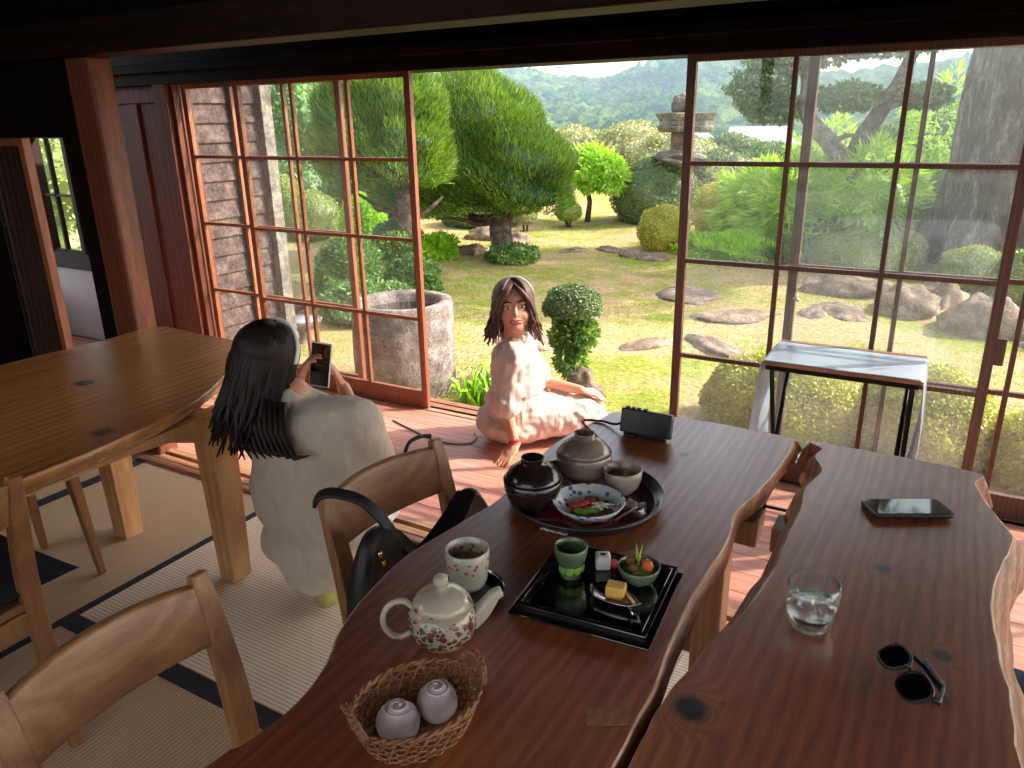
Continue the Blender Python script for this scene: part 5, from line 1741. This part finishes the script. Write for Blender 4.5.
for i, a in enumerate((
        ('low flat reddish slab on the lawn, seen just right of the doorway stile', -2.55, 8.3, 0.45, 0.34, 0.06),
        ('long flat slab in the middle of the dry path beyond the left pane', -1.85, 7.55, 0.46, 0.24, 0.06),
        ('flat slab nearer the glass on the dry path, left pane', -1.75, 6.45, 0.40, 0.16, 0.055),
        ('flat stone edging in the doorway right of the topiary', -2.25, 6.25, 0.34, 0.14, 0.055),
        ('pointed grey rock at the foot of the topiary', -2.18, 4.72, 0.15, 0.12, 0.24),
        ('small rounded rock beside the seated woman, by the topiary', -2.42, 4.60, 0.12, 0.10, 0.13),
        ('big pale boulder in the rock group right of the folding table', 0.30, 8.0, 0.38, 0.32, 0.34),
        ('boulder left of the big pale one in the rock group', -0.38, 8.5, 0.36, 0.3, 0.28),
        ('long low rock under the flat dome bush', -1.05, 9.1, 0.52, 0.26, 0.22),
        ('dark slanting rock between the boulders', -0.10, 9.0, 0.32, 0.26, 0.26),
        ('low rock at the right picture edge beyond the boulders', 0.85, 7.6, 0.30, 0.25, 0.16),
        ('grey rock in front of the flat dome bush, lowest of the group', -0.95, 8.1, 0.40, 0.22, 0.10),
        ('rounded boulder left of the domed pine trunk, upper row', -6.95, 11.1, 0.36, 0.25, 0.20),
        ('pale boulder touching the domed pine trunk, upper row', -6.25, 10.9, 0.28, 0.22, 0.17),
        ('flat-topped boulder left of the domed pine trunk, front row', -6.3, 9.55, 0.30, 0.18, 0.17),
        ('small boulder beside the door stile in the front row', -6.85, 9.35, 0.20, 0.16, 0.15),
        ('low edging stone right of the domed pine trunk', -5.0, 10.4, 0.22, 0.12, 0.08),
        ('low edging stone in the middle of the lawn edge', -4.55, 10.7, 0.22, 0.12, 0.08),
        ('dark edging stone left of the round yellow-green bush', -4.15, 10.5, 0.22, 0.14, 0.08),
        ('pinkish edging stone below the round yellow-green bush', -3.72, 10.3, 0.24, 0.14, 0.09),
        ('flat stone in the grass right of the flat slabs', -1.15, 7.9, 0.24, 0.14, 0.10),
        ('low stone beside the strap leaves, behind the seated woman', -3.2, 5.7, 0.28, 0.18, 0.12),
        ('low rock on the dirt below the left sash mounds', -6.3, 5.7, 0.40, 0.3, 0.16))):
    rock(a[0], a[1], a[2], a[3], a[4], a[5], i + 1.3)

# the great trunk at the right
g = thing('great_tree', 'massive rough grey trunk filling the upper right panes', 'tree', (0.43, 11.5, GZ - 0.1))
b = MB()
def lob(a, z):
    fl = math.exp(-z / 0.55)
    return 1 + (0.16 + 0.25 * fl) * math.sin(3 * a + 0.6 + z * 0.35) * 0.6 + 0.10 * math.sin(5 * a - z) + 0.05 * math.sin(11 * a + z * 2)
prof = [(0.96, 0.0), (0.90, 0.2), (0.83, 0.45), (0.77, 0.8), (0.73, 1.3), (0.70, 2.0), (0.68, 2.8), (0.58, 3.6), (0.50, 4.6), (0.40, 5.6)]
b.lathe(prof, 72, fn=lob)
b.build('trunk', M['bark_big'], g, subd=1)
for (p, q, r0) in (((0.2, 0, 3.4), (2.4, 0.6, 5.2), 0.26), ((-0.2, 0, 3.2), (-1.4, 0.8, 5.0), 0.22), ((0, 0, 4.4), (0.3, -1.2, 6.2), 0.22)):
    P = Vector(p); Q = Vector(q)
    MB().tube([P, P.lerp(Q, 0.5) + Vector((0, 0, -0.1)), Q], [r0, r0 * 0.8, r0 * 0.5], 10).build('branch', M['bark'], g)
co, f = blob([((0.9, 0.5, 5.6), (1.8, 1.4, 0.9)), ((-0.8, 0.8, 5.4), (1.0, 1.0, 0.6))], 9000, 0.12, 0.06, lay=0.4, bump=0.2, k=0.6)
np_mesh('canopy', co, f, M['canopy'], False, g)
b = MB(); b.tube([(-0.55, -0.45, -0.05), (-0.50, -0.62, 0.45), (-0.32, -0.60, 1.05), (-0.25, -0.50, 1.5)], [0.14, 0.11, 0.09, 0.05], 10)
b.build('pale_root', M['barkpale'], g)

# forked pale tree with layered pads
g = thing('forked_tree', 'tree with a pale trunk forking in a wide V, layered leaf pads above', 'tree', (-1.50, 12.0, GZ - 0.02))
MB().tube(catmull([(0.05, 0, -0.02), (0.0, 0, 0.6), (0.0, 0, 1.05), (0.02, 0, 1.30)], 4, False), 0.17, 12).build('trunk', M['barkpale'], g)
MB().tube(catmull([(0.0, 0, 1.15), (-0.30, 0, 1.52), (-0.62, 0, 1.85), (-0.68, 0, 2.25), (-0.75, 0.1, 2.8)], 5, False), [0.15 - 0.004 * i for i in range(21)], 10).build('limb', M['barkpale'], g)
MB().tube(catmull([(0.0, 0, 1.15), (0.10, 0, 1.55), (0.28, 0, 1.90), (0.48, 0, 2.30), (0.62, 0.1, 2.8)], 5, False), [0.15 - 0.004 * i for i in range(21)], 10).build('limb', M['bark'], g)
for (p, q) in (((-0.6, 0, 1.9), (-1.45, 0, 2.3)), ((-0.3, 0, 1.5), (0.1, -0.1, 1.62)), ((0.3, 0, 1.95), (1.0, -0.1, 2.05))):
    P = Vector(p); Q = Vector(q)
    MB().tube([P, P.lerp(Q, 0.5) + Vector((0, 0, 0.06)), Q], [0.05, 0.035, 0.02], 8).build('branch', M['barkpale'], g)
for (x, z, rx, rz) in ((-1.35, 2.28, 0.42, 0.26), (-1.15, 1.98, 0.36, 0.20), (-0.15, 2.10, 0.42, 0.17), (-0.62, 2.72, 0.6, 0.18), (0.25, 2.75, 0.6, 0.16), (0.8, 2.1, 0.28, 0.14), (-1.0, 2.62, 0.5, 0.16)):
    co, f = blob([((x, 0.0, z), (rx, 0.4, rz))], 1700, 0.075, 0.035, lay=0.4, bump=0.25, k=0.55, zlo=-0.9)
    np_mesh('leaf_pad', co, f, M['canopy'], False, g)

# lime fern-like thicket
for (dx, dy, r, zt, lab) in ((-0.55, 0.0, 0.62, 0.75, 'feathery lime-green thicket, left part, behind the flat dome bush'), (0.35, 0.1, 0.66, 0.92, 'feathery lime-green thicket, right part, below the forked tree'), (-1.15, 0.5, 0.55, 0.65, 'feathery lime-green growth at the far left of the thicket')):
    gx = bush('feathery_shrub', lab, 'shrub', -1.60 + dx, 11.75 + dy, r, zt, 'fern', 4200, 0.20, 0.030, bump=0.25, lay=0.65, k=0.7, droop=0.25)
for (x, y, r, zt, lab) in ((-0.55, 14.5, 0.55, 1.75, 'lime-green shoots standing left of the great trunk'), (-2.2, 14.8, 0.7, 1.15, 'lime-green shoots seen under the left limb of the forked tree')):
    bush('feathery_shrub', lab, 'shrub', x, y, r, zt, 'fern', 2800, 0.16, 0.035, bump=0.3, lay=0.6, k=0.4, droop=0.2)

# neighbouring wing with weathered boards, seen through the left sash
b = MB()
z = -0.45; i = 0
while z < 2.2:
    b.add([(-4.66, 3.34, z), (-4.66, 4.26, z), (-4.615, 4.26, z - 0.0), (-4.615, 3.34, z - 0.0), (-4.66, 3.34, z + 0.135), (-4.66, 4.26, z + 0.135), (-4.632, 4.26, z + 0.135), (-4.632, 3.34, z + 0.135)],
          [(0, 1, 2, 3), (7, 6, 5, 4), (3, 2, 6, 7), (0, 4, 5, 1), (1, 5, 6, 2), (0, 3, 7, 4)])
    z += 0.13; i += 1
for y in (3.62, 3.98):
    b.box(-4.615, -4.59, y, y + 0.05, -0.45, 2.2)
structure(b.build('wall_wing', M['shake']))
structure(MB().box(-4.68, -4.56, 4.24, 4.34, -0.47, 2.2).box(-6.0, -4.66, 4.28, 4.33, -0.47, 2.2).build('wall_wing_corner', M['barkpale'], bevel=0.004))

# village roofs in the valley
for (x, y, w, d, hh, rz, lab) in ((-29.5, 126, 8.0, 6, 2.3, 0.3, 'largest pale-roofed house in the valley, left of the forked tree'), (-38.0, 118, 6.5, 6, 1.6, -0.2, 'pale-roofed house at the left, nearest the stone lantern'), (-25.5, 112, 7, 6, 1.3, 0.6, 'low pale-roofed house at the right, by the leaf pads')):
    zb = float(zg(np.array(x), np.array(y))) - 0.3
    base = -3.6 - zb
    g = thing('village_house', lab, 'house', (x, y, zb), rz)
    MB().box(-w / 2, w / 2, -d / 2, d / 2, 0, base + 1.0).build('walls', M['housewall'], g)
    b = MB()
    ov = 0.7; e = base + 0.8; rg_ = base + 0.8 + hh
    vs = [(-w / 2 - ov, -d / 2 - ov, e), (w / 2 + ov, -d / 2 - ov, e), (w / 2 + ov, d / 2 + ov, e), (-w / 2 - ov, d / 2 + ov, e), (-w / 2 - ov * 0.3, 0, rg_), (w / 2 + ov * 0.3, 0, rg_)]
    b.add(vs, [(0, 1, 5, 4), (2, 3, 4, 5), (0, 4, 3), (1, 2, 5), (3, 2, 1, 0)])
    b.build('roof', M['tile'], g)
    b = MB()
    for k in range(3):
        xx = -w / 2 + w * (k + 0.5) / 3
        b.box(xx - 0.6, xx + 0.6, -d / 2 - 0.03, -d / 2, base - 0.6, base + 0.5)
    b.build('windows', M['tile'], g)

# grass blades on the near lawn
n = 70000
gx = rng.uniform(-8, 2.5, n); gy = 3.9 + (rng.random(n) ** 1.6) * 9
keep = np.sin(gx * 1.7 + 2 * np.sin(gy * 1.3)) + np.cos(gy * 2.1 + gx * 0.6) + rng.normal(size=n) * 0.5 > -0.1
keep &= ~((gx < -4.45) & (gy < 4.5)) & (np.hypot(gx - 0.43, gy - 11.5) > 1.3) & (np.hypot(gx + 5.64, gy - 9.5) > 0.35)
gx = gx[keep]; gy = gy[keep]
P = np.stack([gx, gy, zg(gx, gy) - 0.005], 1)
up = np.stack([rng.normal(size=len(gx)) * 0.5, rng.normal(size=len(gx)) * 0.5, np.ones(len(gx))], 1)
up /= np.linalg.norm(up, axis=1, keepdims=True)
B = np.cross(up, rng.normal(size=P.shape)); B /= np.linalg.norm(B, axis=1, keepdims=True)
Lg = (0.018 + 0.025 * rng.random((len(gx), 1))); Wg = 0.008
co = np.stack([P - B * Wg / 2, P + B * Wg / 2, P + up * Lg], 1).reshape(-1, 3)
o = np_mesh('lawn_grass', co, np.arange(len(gx) * 3).reshape(-1, 3), M['grass'])
tag(o, 'short mossy grass blades scattered over the lawn', 'grass', kind='stuff')

# ------------------------------------------------------------------ people
def head_matrix(c, fwd, roll=0.0):
    f = Vector(fwd).normalized()
    x = f.cross(Vector((0, 0, 1))).normalized()
    z = x.cross(f).normalized()
    Mx = Matrix(((x.x, f.x, z.x, c[0]), (x.y, f.y, z.y, c[1]), (x.z, f.z, z.z, c[2]), (0, 0, 0, 1)))
    return Mx @ Matrix.Rotation(roll, 4, 'Y')


def head_prims(b, H, neck_to):
    R3 = H.to_3x3()
    E_ = lambda c, r: b.ell(H @ Vector(c), r, M=R3, nu=24, nv=16)
    E_((0, -0.014, 0.030), (0.074, 0.090, 0.082))
    E_((0, 0.018, -0.020), (0.060, 0.068, 0.084))
    E_((0, 0.040, -0.078), (0.036, 0.038, 0.028))
    E_((0.030, 0.050, -0.030), (0.028, 0.028, 0.028))
    E_((-0.030, 0.050, -0.030), (0.028, 0.028, 0.028))
    b.cone(H @ Vector((0, 0.078, 0.012)), 0.008, H @ Vector((0, 0.098, -0.022)), 0.0115)
    E_((0, 0.086, -0.050), (0.020, 0.010, 0.010))
    for s in (-1, 1):
        E_((s * 0.072, -0.008, -0.012), (0.010, 0.018, 0.030))
        E_((s * 0.028, 0.074, 0.024), (0.020, 0.012, 0.007))
    b.cone(H @ Vector((0, -0.020, -0.06)), 0.050, neck_to, 0.052)


def face_parts(H, g, smile=True):
    R3 = H.to_3x3()
    for s in (-1, 1):
        b = MB(); b.ell(H @ Vector((s * 0.029, 0.0775, 0.006)), (0.0125, 0.007, 0.0045), M=R3, nu=14, nv=8)
        e = b.build('eye', M['teeth'], g)
        b = MB(); b.ell(H @ Vector((s * 0.029, 0.0845, 0.006)), (0.0062, 0.003, 0.0044), M=R3, nu=12, nv=8)
        b.build('iris', M['eyedark'], e)
        b = MB(); b.tube([H @ Vector((s * 0.012, 0.089, 0.027)), H @ Vector((s * 0.028, 0.088, 0.032)), H @ Vector((s * 0.045, 0.076, 0.026))], 0.0028, 6)
        b.build('eyebrow', M['eyedark'], g)
    b = MB()
    up = [H @ Vector((x, 0.093 - 9.0 * x * x, -0.047 + 5.0 * x * x)) for x in (-0.026, -0.015, 0, 0.015, 0.026)]
    lo = [H @ Vector((x, 0.093 - 9.0 * x * x, -0.062 + 15.0 * x * x)) for x in (-0.026, -0.015, 0, 0.015, 0.026)]
    b.tube(up, 0.0035, 6).tube(lo, 0.0040, 6)
    b.build('lips', M['lips'], g)
    b = MB(); b.ell(H @ Vector((0, 0.088, -0.0525)), (0.019, 0.006, 0.005), M=R3, nu=14, nv=8)
    b.build('teeth', M['teeth'], g)


def hand_prims(b, wrist, fwd, palm_n, side, curl=0.3, s=1.0, spread=0.10):
    """palm with five separate fingers; fwd = finger direction, palm_n = out of the palm, side=+1 thumb on +lat"""
    f = Vector(fwd).normalized(); n = Vector(palm_n); n = (n - f * n.dot(f)).normalized(); l = f.cross(n).normalized()
    w = Vector(wrist)
    Rm = Matrix(((l.x, f.x, n.x), (l.y, f.y, n.y), (l.z, f.z, n.z)))
    b.ell(w + f * 0.045 * s, (0.038 * s, 0.050 * s, 0.014 * s), M=Rm, nu=16, nv=10)
    b.cone(w - f * 0.01, 0.022 * s, w + f * 0.03 * s, 0.020 * s)
    ends = []
    for i, (off, ln) in enumerate(((0.028, 0.068), (0.0095, 0.078), (-0.0095, 0.073), (-0.028, 0.056))):
        base = w + f * 0.082 * s + l * off * side * s
        d = (f + l * side * off * spread * 40 * 0.25).normalized()
        p = base; cu = curl
        for k, fr in enumerate((0.42, 0.32, 0.26)):
            dd = (d * math.cos(cu * (k + 0.6)) + n * math.sin(cu * (k + 0.6))).normalized()
            q = p + dd * ln * fr * s
            b.cone(p, (0.0090 - 0.0010 * k) * s, q, (0.0083 - 0.0010 * k) * s, n=8)
            p = q
        ends.append(p)
    tb_ = w + f * 0.02 * s + l * side * 0.026 * s
    t1 = tb_ + (f * 0.6 + l * side * 0.75 + n * 0.25).normalized() * 0.040 * s
    t2 = t1 + (f * 0.9 + l * side * 0.25 + n * 0.35).normalized() * 0.030 * s
    b.cone(tb_, 0.013 * s, t1, 0.0105 * s, n=8).cone(t1, 0.0105 * s, t2, 0.0085 * s, n=8)
    return ends


def hair_strands(b, H, hang, n=44, L=0.3, front=0.75, r=0.012, spreadx=0.0, jit=0.02, down=Vector((0, 0, -1)), flare=0.0, rad=(0.081, 0.098, 0.092), wave=0.006, lat0=0.0):
    """locks start at the parting, follow the skull and then hang"""
    for i in range(n):
        a = -PI + 2 * PI * (i + 0.5) / n          # 0 = straight ahead
        if abs(a) < front:
            continue
        pts = []
        sgn = 1 if a > 0 else -1
        for k in range(5):
            t = 0.10 + (k / 4) * 1.35
            x = rad[0] * math.sin(t) * math.sin(a) ; y = rad[1] * math.sin(t) * math.cos(a); z = rad[2] * math.cos(t)
            pts.append(H @ Vector((x, y - 0.012, z + 0.030)))
        last = pts[-1]
        ll = L * (0.85 + 0.3 * random.random()) * hang(a)
        out = (last - H @ Vector((0, -0.012, 0.0)))
        out.z = 0
        out = out.normalized() if out.length > 0.001 else Vector((0, 0, 0))
        m = 5
        ph = random.uniform(0, 6)
        for k in range(1, m + 1):
            u = k / m
            p = last + down * ll * u + out * (flare * u * u) + Vector((math.cos(ph + u * 5), math.sin(ph + u * 5), 0)) * wave * u
            p += Vector((random.uniform(-1, 1), random.uniform(-1, 1), 0)) * jit * u * 0.4
            pts.append(p)
        rr = [r * 0.7, r, r * 1.05, r * 1.05, r] + [r * (1.0 - 0.75 * (k / m) ** 2) for k in range(1, m + 1)]
        b.tube(pts, rr, 7)
    return b


def world_child(o, g):
    o.location = -g.location
    return o


# ---- woman sitting on the sill
W2 = thing('person', 'smiling person in a pale pink linen dress sitting in the open doorway', 'person', (-1.70, 3.0, 0))
c = W2
fwd = Vector((0.865, 0.5, 0)); rgt = Vector((0.5, -0.865, 0))
Cc = Vector((-1.765, 3.03, 0.0))
Hc = Vector((-1.742, 3.0, 0.672))
H = head_matrix(Hc, (0.52, -0.80, 0.12), 0.06) @ Matrix.Scale(1.10, 4)
shR = Cc + rgt * 0.135 + Vector((0, 0, 0.470)) + fwd * 0.0
shL = Cc - rgt * 0.135 + Vector((0, 0, 0.480)) + fwd * 0.02
elR = Vector((-1.715, 2.865, 0.215)); wrR = Vector((-1.652, 2.835, 0.062))
elL = Cc - rgt * 0.16 + fwd * 0.14 + Vector((0, 0, 0.24)); wrL = Cc + fwd * 0.325 - rgt * 0.06 + Vector((0, 0, 0.225))
hipR = Cc + rgt * 0.08 + Vector((0, 0, 0.11)); hipL = Cc - rgt * 0.08 + Vector((0, 0, 0.11))
knR = Cc + rgt * 0.02 + fwd * 0.35 + Vector((0, 0, 0.125)); knL = Cc - rgt * 0.13 + fwd * 0.37 + Vector((0, 0, 0.125))
anR = knR + Vector((0.05, 0.18, -0.40)); anL = knL + Vector((0.03, 0.16, -0.41))
if anR.y < 3.42: anR.y = 3.42
b = MB()
head_prims(b, H, Cc + Vector((0, 0, 0.50)))
b.ell(Cc + Vector((0, 0, 0.38)), (0.10, 0.15, 0.12), M=Matrix.Rotation(math.radians(30), 3, 'Z'))
b.ell(Cc + Vector((0, 0, 0.22)), (0.09, 0.12, 0.14), M=Matrix.Rotation(math.radians(30), 3, 'Z'))
b.ell(Cc + Vector((0, 0, 0.105)), (0.12, 0.15, 0.09), M=Matrix.Rotation(math.radians(30), 3, 'Z'))
for (s, e, w) in ((shR, elR, wrR), (shL, elL, wrL)):
    b.cone(Cc + Vector((0, 0, 0.45)), 0.05, s, 0.045).cone(s, 0.042, e, 0.033).cone(e, 0.033, w, 0.023)
for (h_, k_, a_) in ((hipR, knR, anR), (hipL, knL, anL)):
    b.cone(h_, 0.080, k_, 0.056).cone(k_, 0.052, a_, 0.034).cone(a_, 0.034, a_ + Vector((0.12, 0.05, -0.03)), 0.026)
hand_prims(b, wrR, (-0.10, -0.75, -0.42), (0, 0, -1), -1, curl=-0.04, s=0.92, spread=0.22)
hand_prims(b, wrL, (0.93, 0.35, -0.28), (0, 0, -1), 1, curl=0.25, s=0.9)
o = organic('body', b, M['skin'], c, 0.0045, 3); world_child(o, c)
n0 = len(W2.children)
face_parts(H, c)
# dress
b = MB()
Rz = Matrix.Rotation(math.radians(30), 3, 'Z')
b.ell(Cc + Vector((0, 0, 0.40)), (0.118, 0.160, 0.105), M=Rz)
b.ell(Cc + fwd * 0.015 + Vector((0, 0, 0.30)), (0.130, 0.155, 0.14), M=Rz)
b.ell(Cc + Vector((0, 0, 0.18)), (0.150, 0.175, 0.15), M=Rz)
b.ell(Cc + fwd * (-0.01) + Vector((0, 0, 0.10)), (0.185, 0.20, 0.098), M=Rz)
b.cone(Cc + Vector((0, 0, 0.478)), 0.062, shR, 0.062).cone(Cc + Vector((0, 0, 0.482)), 0.062, shL, 0.060)
b.cone(shR, 0.062, shR.lerp(elR, 0.95), 0.062)
b.cone(shL, 0.060, shL.lerp(elL, 0.95), 0.058)
for (h_, k_) in ((hipR, knR), (hipL, knL)):
    b.cone(h_, 0.105, k_, 0.078).cone(k_, 0.078, k_ + Vector((0.01, 0.03, -0.08)), 0.082)
b.cone(hipR.lerp(hipL, 0.5), 0.10, knR.lerp(knL, 0.5), 0.072)
o = organic('linen_dress', b, M['dress'], c, 0.006, 4, 0.030, 0.06); world_child(o, c)
b = MB()
b.tube([Cc + Vector((0.055 * math.cos(a), 0.055 * math.sin(a), 0.528 + 0.012 * math.sin(a))) for a in [2 * PI * j / 16 for j in range(16)]], 0.009, 8, closed=True)
o = b.build('collar', M['dress'], c); world_child(o, c)
# hair and band
b = MB(); R3 = H.to_3x3()
b.ell(H @ Vector((0, -0.030, 0.040)), (0.082, 0.088, 0.084), M=R3, nu=28, nv=18)
b.ell(H @ Vector((0, -0.055, -0.02)), (0.078, 0.055, 0.09), M=R3, nu=24, nv=14)
hair_strands(b, H, lambda a: 1.0 - 0.28 * (abs(a) < 1.2), 100, 0.205, 0.72, 0.0105, jit=0.035, flare=0.045, wave=0.008)
for s in (-1, 1):
    for k in range(4):
        b.tube([H @ Vector((0.004 * s, 0.066 - k * 0.014, 0.100)), H @ Vector((s * 0.030, 0.088 - k * 0.014, 0.070 - 0.002 * k)), H @ Vector((s * 0.060, 0.072 - 0.012 * k, 0.026)), H @ Vector((s * 0.080, 0.046 - 0.006 * k, -0.03)), H @ Vector((s * 0.092, 0.026, -0.10)), H @ Vector((s * 0.104, 0.016, -0.15))], [0.008, 0.014, 0.014, 0.013, 0.010, 0.003], 7)
o = b.build('hair', M['hair_brown'], c); world_child(o, c)
b = MB()
b.tube([H @ Vector((0.088 * math.cos(t), -0.018 + 0.02 * math.sin(t), 0.030 + 0.096 * math.sin(t))) for t in [PI * (0.04 + 0.92 * j / 20) for j in range(21)]], 0.0065, 8)
o = b.build('hair_band', M['wire_grey'], c); world_child(o, c)
b = MB()
axis = (wrR - elR).normalized(); u = axis.cross(Vector((0, 0, 1))).normalized(); v_ = axis.cross(u)
cw = elR.lerp(wrR, 0.90)
b.tube([cw + u * 0.027 * math.cos(t) + v_ * 0.027 * math.sin(t) for t in [2 * PI * j / 20 for j in range(20)]], 0.0065, 8, closed=True)
o = b.build('red_bracelet', M['red'], c); world_child(o, c)
for ch in W2.children:
    if ch.location.length == 0: world_child(ch, c)

# ---- woman crouching on the tatami, photographing
W1 = thing('person', 'person with long black hair crouching in a cream shirt, holding up a phone', 'person', (-1.66, 1.56, 0))
c = W1
Hc = Vector((-1.752, 1.535, 0.822))
H = head_matrix(Hc, (-0.05, 0.95, -0.22), 0.30)
shR = Vector((-1.455, 1.58, 0.665)); shL = Vector((-1.845, 1.58, 0.645))
elR = Vector((-1.455, 1.64, 0.50)); wrR = Vector((-1.735, 1.83, 0.645))
elL = Vector((-1.985, 1.76, 0.50)); wrL = Vector((-1.845, 1.735, 0.685))
hipR = Vector((-1.56, 1.56, 0.20)); hipL = Vector((-1.76, 1.56, 0.20))
knR = Vector((-1.62, 1.88, 0.27)); knL = Vector((-1.84, 1.92, 0.36))
anR = Vector((-1.60, 1.565, 0.085)); anL = Vector((-1.76, 1.60, 0.085))
b = MB()
head_prims(b, H, Vector((-1.68, 1.56, 0.70)))
b.ell((-1.65, 1.57, 0.56), (0.17, 0.11, 0.15)).ell((-1.65, 1.57, 0.38), (0.14, 0.11, 0.18)).ell((-1.66, 1.57, 0.22), (0.16, 0.13, 0.12))
b.cone((-1.67, 1.57, 0.66), 0.06, (-1.68, 1.56, 0.72), 0.05)
for (s, e, w) in ((shR, elR, wrR), (shL, elL, wrL)):
    b.cone((-1.65, 1.57, 0.64), 0.06, s, 0.05).cone(s, 0.045, e, 0.036).cone(e, 0.036, w, 0.024)
for (h_, k_, a_) in ((hipR, knR, anR), (hipL, knL, anL)):
    b.cone(h_, 0.085, k_, 0.058).cone(k_, 0.055, a_, 0.034)
    b.cone(a_ + Vector((0, -0.05, -0.035)), 0.030, a_ + Vector((0, 0.10, -0.04)), 0.026).cone(a_ + Vector((0, 0.10, -0.042)), 0.026, a_ + Vector((0, 0.16, -0.048)), 0.020)
PH = Vector((-1.765, 1.765, 0.742))
e1 = hand_prims(b, wrR, (-0.35, -0.15, 0.92), (-0.45, -0.35, -0.1), -1, curl=0.35, s=0.8)
e2 = hand_prims(b, wrL, (0.45, 0.1, 0.75), (0.6, 0.3, -0.2), 1, curl=0.45, s=0.9)
o = organic('body', b, M['skin'], c, 0.0045, 3); world_child(o, c)
face_parts(H, c)
b = MB()
b.ell((-1.655, 1.57, 0.565), (0.235, 0.145, 0.160), nu=28, nv=18)
b.ell((-1.645, 1.57, 0.40), (0.240, 0.165, 0.22), nu=28, nv=18)
b.ell((-1.655, 1.575, 0.22), (0.180, 0.150, 0.17), nu=28, nv=18)
b.lathe([(0.001, 0.060), (0.100, 0.060), (0.130, 0.09), (0.160, 0.16), (0.185, 0.25), (0.001, 0.27)], 30, c=(-1.665, 1.575, 0.0), sx=1.0, sy=0.85)
b.cone((-1.67, 1.57, 0.655), 0.080, (-1.69, 1.555, 0.704), 0.069)
b.cone((-1.65, 1.57, 0.64), 0.085, shR, 0.078).cone((-1.65, 1.57, 0.63), 0.085, shL, 0.078)
for (s, e, w) in ((shR, elR, wrR), (shL, elL, wrL)):
    b.cone(s, 0.078, e, 0.066).cone(e, 0.066, e.lerp(w, 0.72), 0.046)
b.cone(hipR, 0.11, knR - Vector((0.02, 0.10, 0.02)), 0.08).cone(hipL, 0.11, knL - Vector((0, 0.10, 0.02)), 0.08)
o = organic('cream_shirt', b, M['shirt'], c, 0.008, 16, 0.022, 0.12); world_child(o, c)
b = MB()
for (h_, k_, a_) in ((hipR, knR, anR), (hipL, knL, anL)):
    b.cone(h_, 0.095, k_, 0.074).cone(k_, 0.074, a_ + Vector((0, 0, 0.05)), 0.050)
o = organic('trousers', b, M['trouser'], c, 0.008, 3, 0.02, 0.08); world_child(o, c)
for s_, a_ in (('r', anR), ('l', anL)):
    b = MB()
    b.cone(a_ + Vector((0, -0.05, -0.033)), 0.036, a_ + Vector((0, 0.10, -0.038)), 0.031).cone(a_ + Vector((0, 0.10, -0.04)), 0.031, a_ + Vector((0, 0.165, -0.045)), 0.024).cone(a_, 0.040, a_ + Vector((0, -0.02, -0.03)), 0.038)
    o = organic('sock', b, M['sock'], c, 0.006, 2); world_child(o, c)
b = MB(); R3 = H.to_3x3()
b.ell(H @ Vector((0, -0.030, 0.038)), (0.086, 0.092, 0.086), M=R3, nu=28, nv=18)
b.ell(H @ Vector((0, -0.060, -0.02)), (0.082, 0.060, 0.10), M=R3, nu=24, nv=14)
hair_strands(b, H, lambda a: 1.0 if abs(a) > 1.5 else 0.8, 120, 0.30, 0.95, 0.0105, jit=0.04, down=Vector((-0.34, -0.18, -0.98)).normalized(), flare=0.0, wave=0.006)
hair_strands(b, H, lambda a: 1.0 if abs(a) > 1.5 else 0.6, 90, 0.26, 1.2, 0.0110, jit=0.05, down=Vector((-0.16, -0.30, -0.98)).normalized(), flare=0.01, wave=0.006)
for k in range(10):
    x0 = -1.80 + 0.022 * k
    b.tube([Vector((x0 - 0.01, 1.45, 0.74)), Vector((x0 + 0.01, 1.415, 0.66)), Vector((x0 + 0.03 + 0.004 * k, 1.40, 0.60)), Vector((x0 + 0.05 + 0.008 * k, 1.402, 0.55 + 0.008 * k))], [0.012, 0.011, 0.008, 0.002], 6)
o = b.build('hair', M['hair_black'], c); world_child(o, c)
b = MB()
b.tube([H @ Vector((0.092 * math.cos(t), 0.012 + 0.01 * math.sin(t), 0.030 + 0.098 * math.sin(t))) for t in [PI * (0.0 + 1.0 * j / 20) for j in range(21)]], 0.0065, 8)
o = b.build('hair_band', M['white'], c); world_child(o, c)
for ch in W1.children:
    if ch.location.length == 0: world_child(ch, c)
# her phone
g = thing('mobile_phone', 'dark phone held upright in the hands of the crouching person', 'phone', tuple(PH))
Rp = Matrix.Rotation(math.radians(4), 4, 'Y') @ Matrix.Rotation(math.radians(-10), 4, 'X') @ Matrix.Rotation(math.radians(18), 4, 'Z')
MB().box(-0.036, 0.036, -0.004, 0.004, -0.074, 0.074, M=Rp).build('case', M['white'], g, bevel=0.003)
MB().box(-0.033, 0.033, -0.0052, -0.0039, -0.070, 0.070, M=Rp).build('screen', M['screen'], g, bevel=0.0005)
